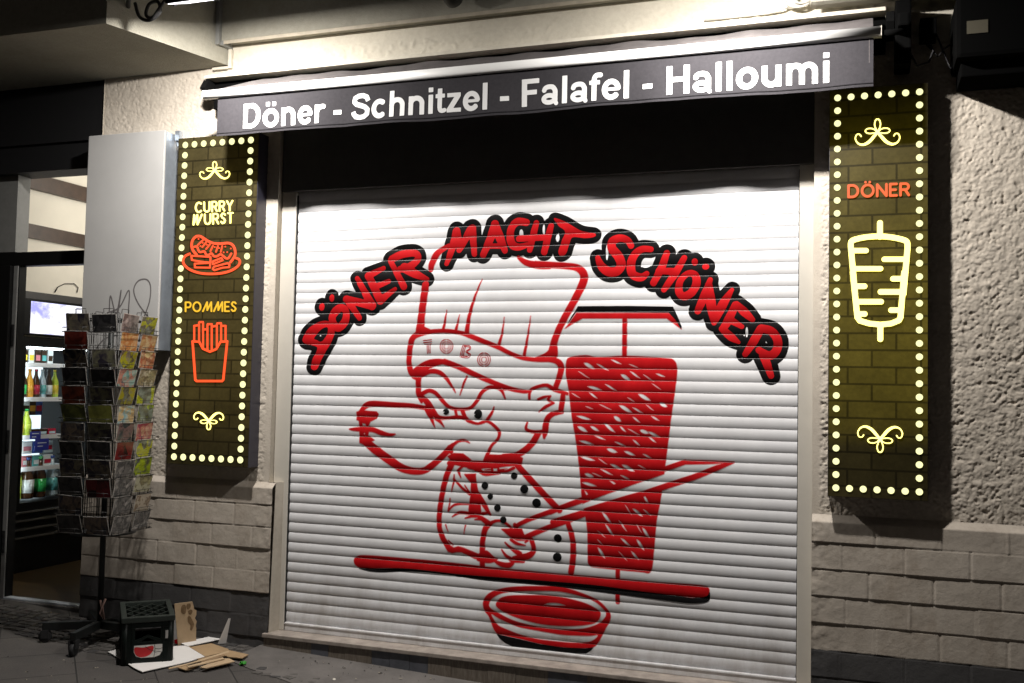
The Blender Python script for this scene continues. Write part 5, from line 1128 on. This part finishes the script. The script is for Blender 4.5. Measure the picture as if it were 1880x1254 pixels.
mb = MB(); mb.box(-w + .014, w - .014, -d + .014, d - .014, h - .075, h - .070, 0, CTm); mb.build('inner_dark_sheet', M['rubber'], cr)  # black sheet added for the dark inside below the lattice
F = Field(-.10, .10, np.arange(.0, .13, .002), .002, .02)
F.poly([(-.066, .098), (.072, .098), (.072, .062), (.060, .042), (.035, .034), (-.03, .034), (-.055, .044), (-.066, .066)], smooth=False); W_ = F.mesh('white_emblem', solid('white_emblem_print', (.62, .61, .58), .5, var=.15, vscale=40), lambda z: -d - .0015, cr); W_.data.transform(CTm)
F.stroke([(-.066, .078), (.035, .077)], .0012, True)
F = Field(-.10, .10, np.arange(.0, .13, .002), .002, .02); F.poly([(-.060, .090), (-.02, .086), (.024, .092), (.028, .072), (.012, .048), (-.02, .037), (-.048, .044), (-.063, .066)]); W_ = F.mesh('red_emblem', solid('red_emblem_print', (.50, .015, .02), .5), lambda z: -d - .0022, cr); W_.data.transform(CTm)
F = Field(-.10, .10, np.arange(.0, .13, .002), .002, .02)
for Lq in ([(.033, .097), (.036, .07), (.032, .036)], [(.036, .078), (.055, .074), (.071, .078)], [(.036, .058), (.055, .060), (.070, .056)], [(-.01, .09), (.012, .072), (.033, .064)]): F.stroke(Lq, .0013)
W_ = F.mesh('emblem_lines', M['rubber'], lambda z: -d - .0028, cr); W_.data.transform(CTm)
mb = MB(); mb.box(.085, .098, -d - .0025, -d, .125, .165, 0, CTm); mb.build('worn_sticker', solid('pale_sticker', (.35, .34, .33), .5), cr)

# ================================================================== CARDBOARD AND LITTER
kraft = solid('brown_cardboard', (.36, .245, .135), .8, var=.12, vscale=14, bump=.15, bscale=60); kraft2 = solid('pale_cardboard', (.46, .335, .205), .8, var=.1, vscale=14, bump=.12, bscale=60)
kraft3 = solid('dull_cardboard', (.25, .165, .09), .85, var=.15, vscale=20); wht = solid('white_card', (.72, .70, .68), .7, var=.04, vscale=10)
def sheet(pts, hgt, th, mat, name, label, cat='cardboard', grp=None, lifts=None):
    mb = MB(); top = []
    for k, (u, v) in enumerate(pts): p = atg(u, v, hgt + .008 + (lifts[k] if lifts else 0)); top.append(Vector(p))
    mb.prism(top, (0, 0, -th)); o = mb.build(name, mat); tag(o, label, cat, grp); return o
TL_ = lambda L: [(200 + x / 6.714, 1090 + y / 6.714) for x, y in L]
sheet(TL_([(-15, 715), (80, 690), (400, 640), (800, 648), (960, 637), (1190, 772), (1000, 830), (830, 872), (620, 915), (410, 962), (300, 908), (140, 800)]), .004, .003, wht, 'white_sheet', 'large flat white card sheet lying under the beer crate', 'card sheet')
sheet(TL_([(1010, 655), (1260, 610), (1470, 680), (1480, 702), (1190, 775), (970, 640)]), .006, .004, kraft, 'cardboard_sheet', 'plain brown cardboard sheet behind the white card, beside the leaning board', grp='flattened cardboard on the pavement')
sheet(TL_([(730, 915), (1000, 850), (1380, 730), (1480, 700), (1485, 722), (1200, 810), (900, 890), (740, 925)]), .012, .004, kraft2, 'cardboard_strip', 'long narrow cardboard strip along the front edge of the white card', grp='flattened cardboard on the pavement')
sheet(TL_([(960, 890), (1400, 785), (1430, 800), (1100, 880), (980, 905)]), .022, .004, kraft2, 'cardboard_strip', 'short cardboard strip on top of the cardboard pile', grp='flattened cardboard on the pavement')
sheet(TL_([(845, 910), (900, 885), (1110, 885), (1090, 900), (980, 935), (940, 938)]), .008, .004, kraft, 'cardboard_piece', 'small torn cardboard piece nearest the kerb in front of the pile', grp='flattened cardboard on the pavement')
sheet(TL_([(1120, 905), (1400, 800), (1480, 795), (1550, 832), (1400, 868), (1195, 916)]), .016, .005, kraft2, 'cardboard_sheet', 'pale cardboard flap lying over the pile towards the shutter', grp='flattened cardboard on the pavement')
sheet(TL_([(1460, 690), (1720, 748), (1640, 792), (1475, 778), (1390, 740)]), .010, .005, kraft, 'cardboard_piece', 'pointed cardboard corner at the shutter end of the pile', grp='flattened cardboard on the pavement', lifts=[.0, .005, .01, .0, 0])
sheet(TL_([(1080, 800), (1400, 740), (1440, 760), (1160, 850)]), .009, .004, kraft3, 'cardboard_sheet', 'dull darker cardboard layer in the middle of the pile', grp='flattened cardboard on the pavement')
# the board leaning upright
b0 = Vector(atg(326.8, 1185.2, .006)); b1 = Vector(atg(360, 1179.5, .006)); n_ = (b1 - b0).cross(Vector((0, 0, 1))).normalized()
def onb(u, v, off=0.0):       # point of the leaning board seen at u, v
    nn = (n_ + Vector((0, 0, -.10))).normalized(); dd = Vector(ray(u, v)); o_ = Vector(CAM); t = (b0 - o_).dot(nn) / dd.dot(nn); return o_ + dd * t - nn * off * (1 if nn.dot(dd) > 0 else -1)
lb = tag(empty('leaning_board', tuple(b0)), 'upright torn cardboard piece with brown printed shapes, leaning behind the crate', 'cardboard')
mb = MB(); P = [onb(200 + x / 6.714, 1090 + y / 6.714) for x, y in [(807, 125), (900, 112), (1028, 97), (1045, 150), (1050, 190), (1080, 205), (1078, 260), (1060, 300), (1082, 340), (1070, 400), (1078, 430), (1074, 520), (1075, 598), (852, 642), (835, 420)]]
mb.prism(P, -n_ * .004); mb.build('board', kraft2, lb)
def onboard_print(shapes, nm, mat):
    mb = MB()
    for L_ in shapes:
        pp = [onb(200 + x / 6.714, 1090 + y / 6.714, .0012) for x, y in catmull(L_, True, 5)]; k = mb.add(pp); mb.face([k + i for i in range(len(pp))])
    mb.build(nm, mat, lb)
brn = solid('brown_print', (.17, .105, .05), .8, var=.3, vscale=60)
for L_ in ([(885, 190), (900, 145), (935, 135), (950, 170), (945, 235), (920, 250), (890, 230)], [(960, 130), (1000, 122), (1005, 165), (975, 195), (955, 170)], [(975, 215), (1010, 195), (1030, 215), (1010, 258), (985, 250)], [(970, 285), (1000, 280), (1030, 330), (1048, 380), (1020, 450), (1000, 440), (1005, 390), (975, 350)]): onboard_print([L_], 'printed_shape', brn)
# white folded carton behind
wc = tag(empty('white_carton', tuple(atg(361, 1174, 0))), 'flattened white carton with a raised thin flap, lying at the foot of the wall', 'carton')
mb = MB(); mb.prism([Vector(atg(u, v, .016)) for u, v in ((345, 1186), (352, 1184.5), (415.2, 1171.2), (415.4, 1162.4), (361, 1173.5), (330, 1180))], (0, 0, -.003)); mb.build('base_panel', wht, wc)
a = Vector(aty(414.5, 1167, -.15)); a.z = gz(a.x, a.y) + .012; mb = MB(); mb.prism([a, a + Vector((-.030, -.030, 0)), Vector((a.x + .020, a.y - .010, a.z + .14)), Vector((a.x + .026, a.y - .004, a.z + .14))], (.003, .002, 0)); mb.build('side_flap', wht, wc)
mb = MB(); yb = b0.y + .03
mb.prism([Vector(aty(u, v, yb)) for u, v in ((317.5, 1136), (324.5, 1129), (330, 1128), (330, 1183), (319.5, 1180), (319, 1158))], (0, .004, 0)); mb.build('back_panel', wht, wc)
mb = MB(); mb.prism([Vector(aty(u, v, yb - .003)) for u, v in ((319.5, 1175), (326, 1173), (327, 1184), (321, 1181))], (0, .002, 0)); mb.build('red_print', M['red'], wc)
# scraps
rnd = random.Random(4)
def scrap(u, v, s, mat, name, label, cat, n=7, hh=.6):
    p = atg(u, v, 0); mb = MB(); c = Vector(p); k = []
    bm = bmesh.new(); bmesh.ops.create_icosphere(bm, subdivisions=2, radius=1)
    for vv in bm.verts: q = mnoise.noise(vv.co * 1.7 + Vector((u, v, 0))); vv.co = Vector((vv.co.x * s * (1 + .6 * q), vv.co.y * s * (.7 + .5 * q), vv.co.z * s * hh * (1 + q))) + c + Vector((0, 0, s * hh * .8))
    mb.bm(bm, 0, False); tag(mb.build(name, mat), label, cat)
lf = solid('bright_green_leaf', (.03, .27, .02), .5, var=.3, vscale=60)
p = Vector(atg(446, 1221.5, .0)); mb = MB()
for k in range(6):
    a = k * 1.05 + .3; l_ = .015 + .006 * (k % 3); dx, dy = math.cos(a), math.sin(a)
    q = [p + Vector((0, 0, .006)), p + Vector((dx * l_ * .6 - dy * .011, dy * l_ * .6 + dx * .011, .020)), p + Vector((dx * l_ * 1.2, dy * l_ * 1.2, .008 + .006 * (k % 2))), p + Vector((dx * l_ * .6 + dy * .011, dy * l_ * .6 - dx * .011, .013))]
    i0 = mb.add(q + [x + Vector((0, 0, -.0015)) for x in q]); mb.face((i0, i0 + 1, i0 + 2, i0 + 3)); mb.face((i0 + 7, i0 + 6, i0 + 5, i0 + 4))
    for e in range(4): mb.face((i0 + e, i0 + (e + 1) % 4, i0 + 4 + (e + 1) % 4, i0 + 4 + e))
tag(mb.build('green_leaf', lf), 'small bright green crumpled leaf on the cobbles by the cardboard', 'leaf')
scrap(480, 1211, .012, solid('amber_scrap', (.40, .20, .06), .6, var=.4), 'litter_scrap', 'amber coloured litter scrap at the edge of the concrete', 'litter')
scrap(506, 1204, .011, solid('pale_scrap', (.45, .42, .33), .7, var=.3), 'litter_scrap', 'pale litter scrap at the corner of the tiled step', 'litter')
scrap(613, 1251, .012, solid('white_scrap', (.6, .57, .5), .7, var=.2), 'litter_scrap', 'whitish litter scrap on the concrete at the bottom edge', 'litter')
scrap(581, 1219, .006, M['rubber'], 'chewing_gum', 'black chewing gum spot on the smooth concrete', 'gum', hh=.2)

def grit():
    rnd = random.Random(21); mb = MB()
    for k in range(260):
        x = rnd.uniform(-1.9, 1.0); y = rnd.uniform(-1.15, -.14) if rnd.random() < .6 else -.14 - abs(rnd.gauss(0, .10))
        if -.75 < x < .1 and -.75 < y < -.15 and rnd.random() < .8: continue
        r = rnd.uniform(.002, .006); z = gz(x, y) + (.022 if (x > -.05 and y > -.45) else .001); a = rnd.uniform(0, 3.1); l = rnd.choice([1, 1, 1, 2.6])
        q = [Vector((x, y, z)) + Vector((math.cos(a + t) * r * (l if i % 2 == 0 else 1), math.sin(a + t) * r * (l if i % 2 == 0 else 1), 0)) for i, t in enumerate((0, 1.5, 3.1, 4.6))]
        i0 = mb.add(q); top = mb.add([Vector((x, y, z + r * .7))])
        for e in range(4): mb.face((i0 + e, i0 + (e + 1) % 4, top), mi=0 if rnd.random() < .6 else 1)
    tag(mb.build('street_grit', [solid('dark_grit', (.03, .028, .026), .9), solid('pale_grit', (.30, .27, .22), .9)]), 'fine grit and scraps scattered over the pavement and cobbles', 'grit', kind='stuff')
grit()
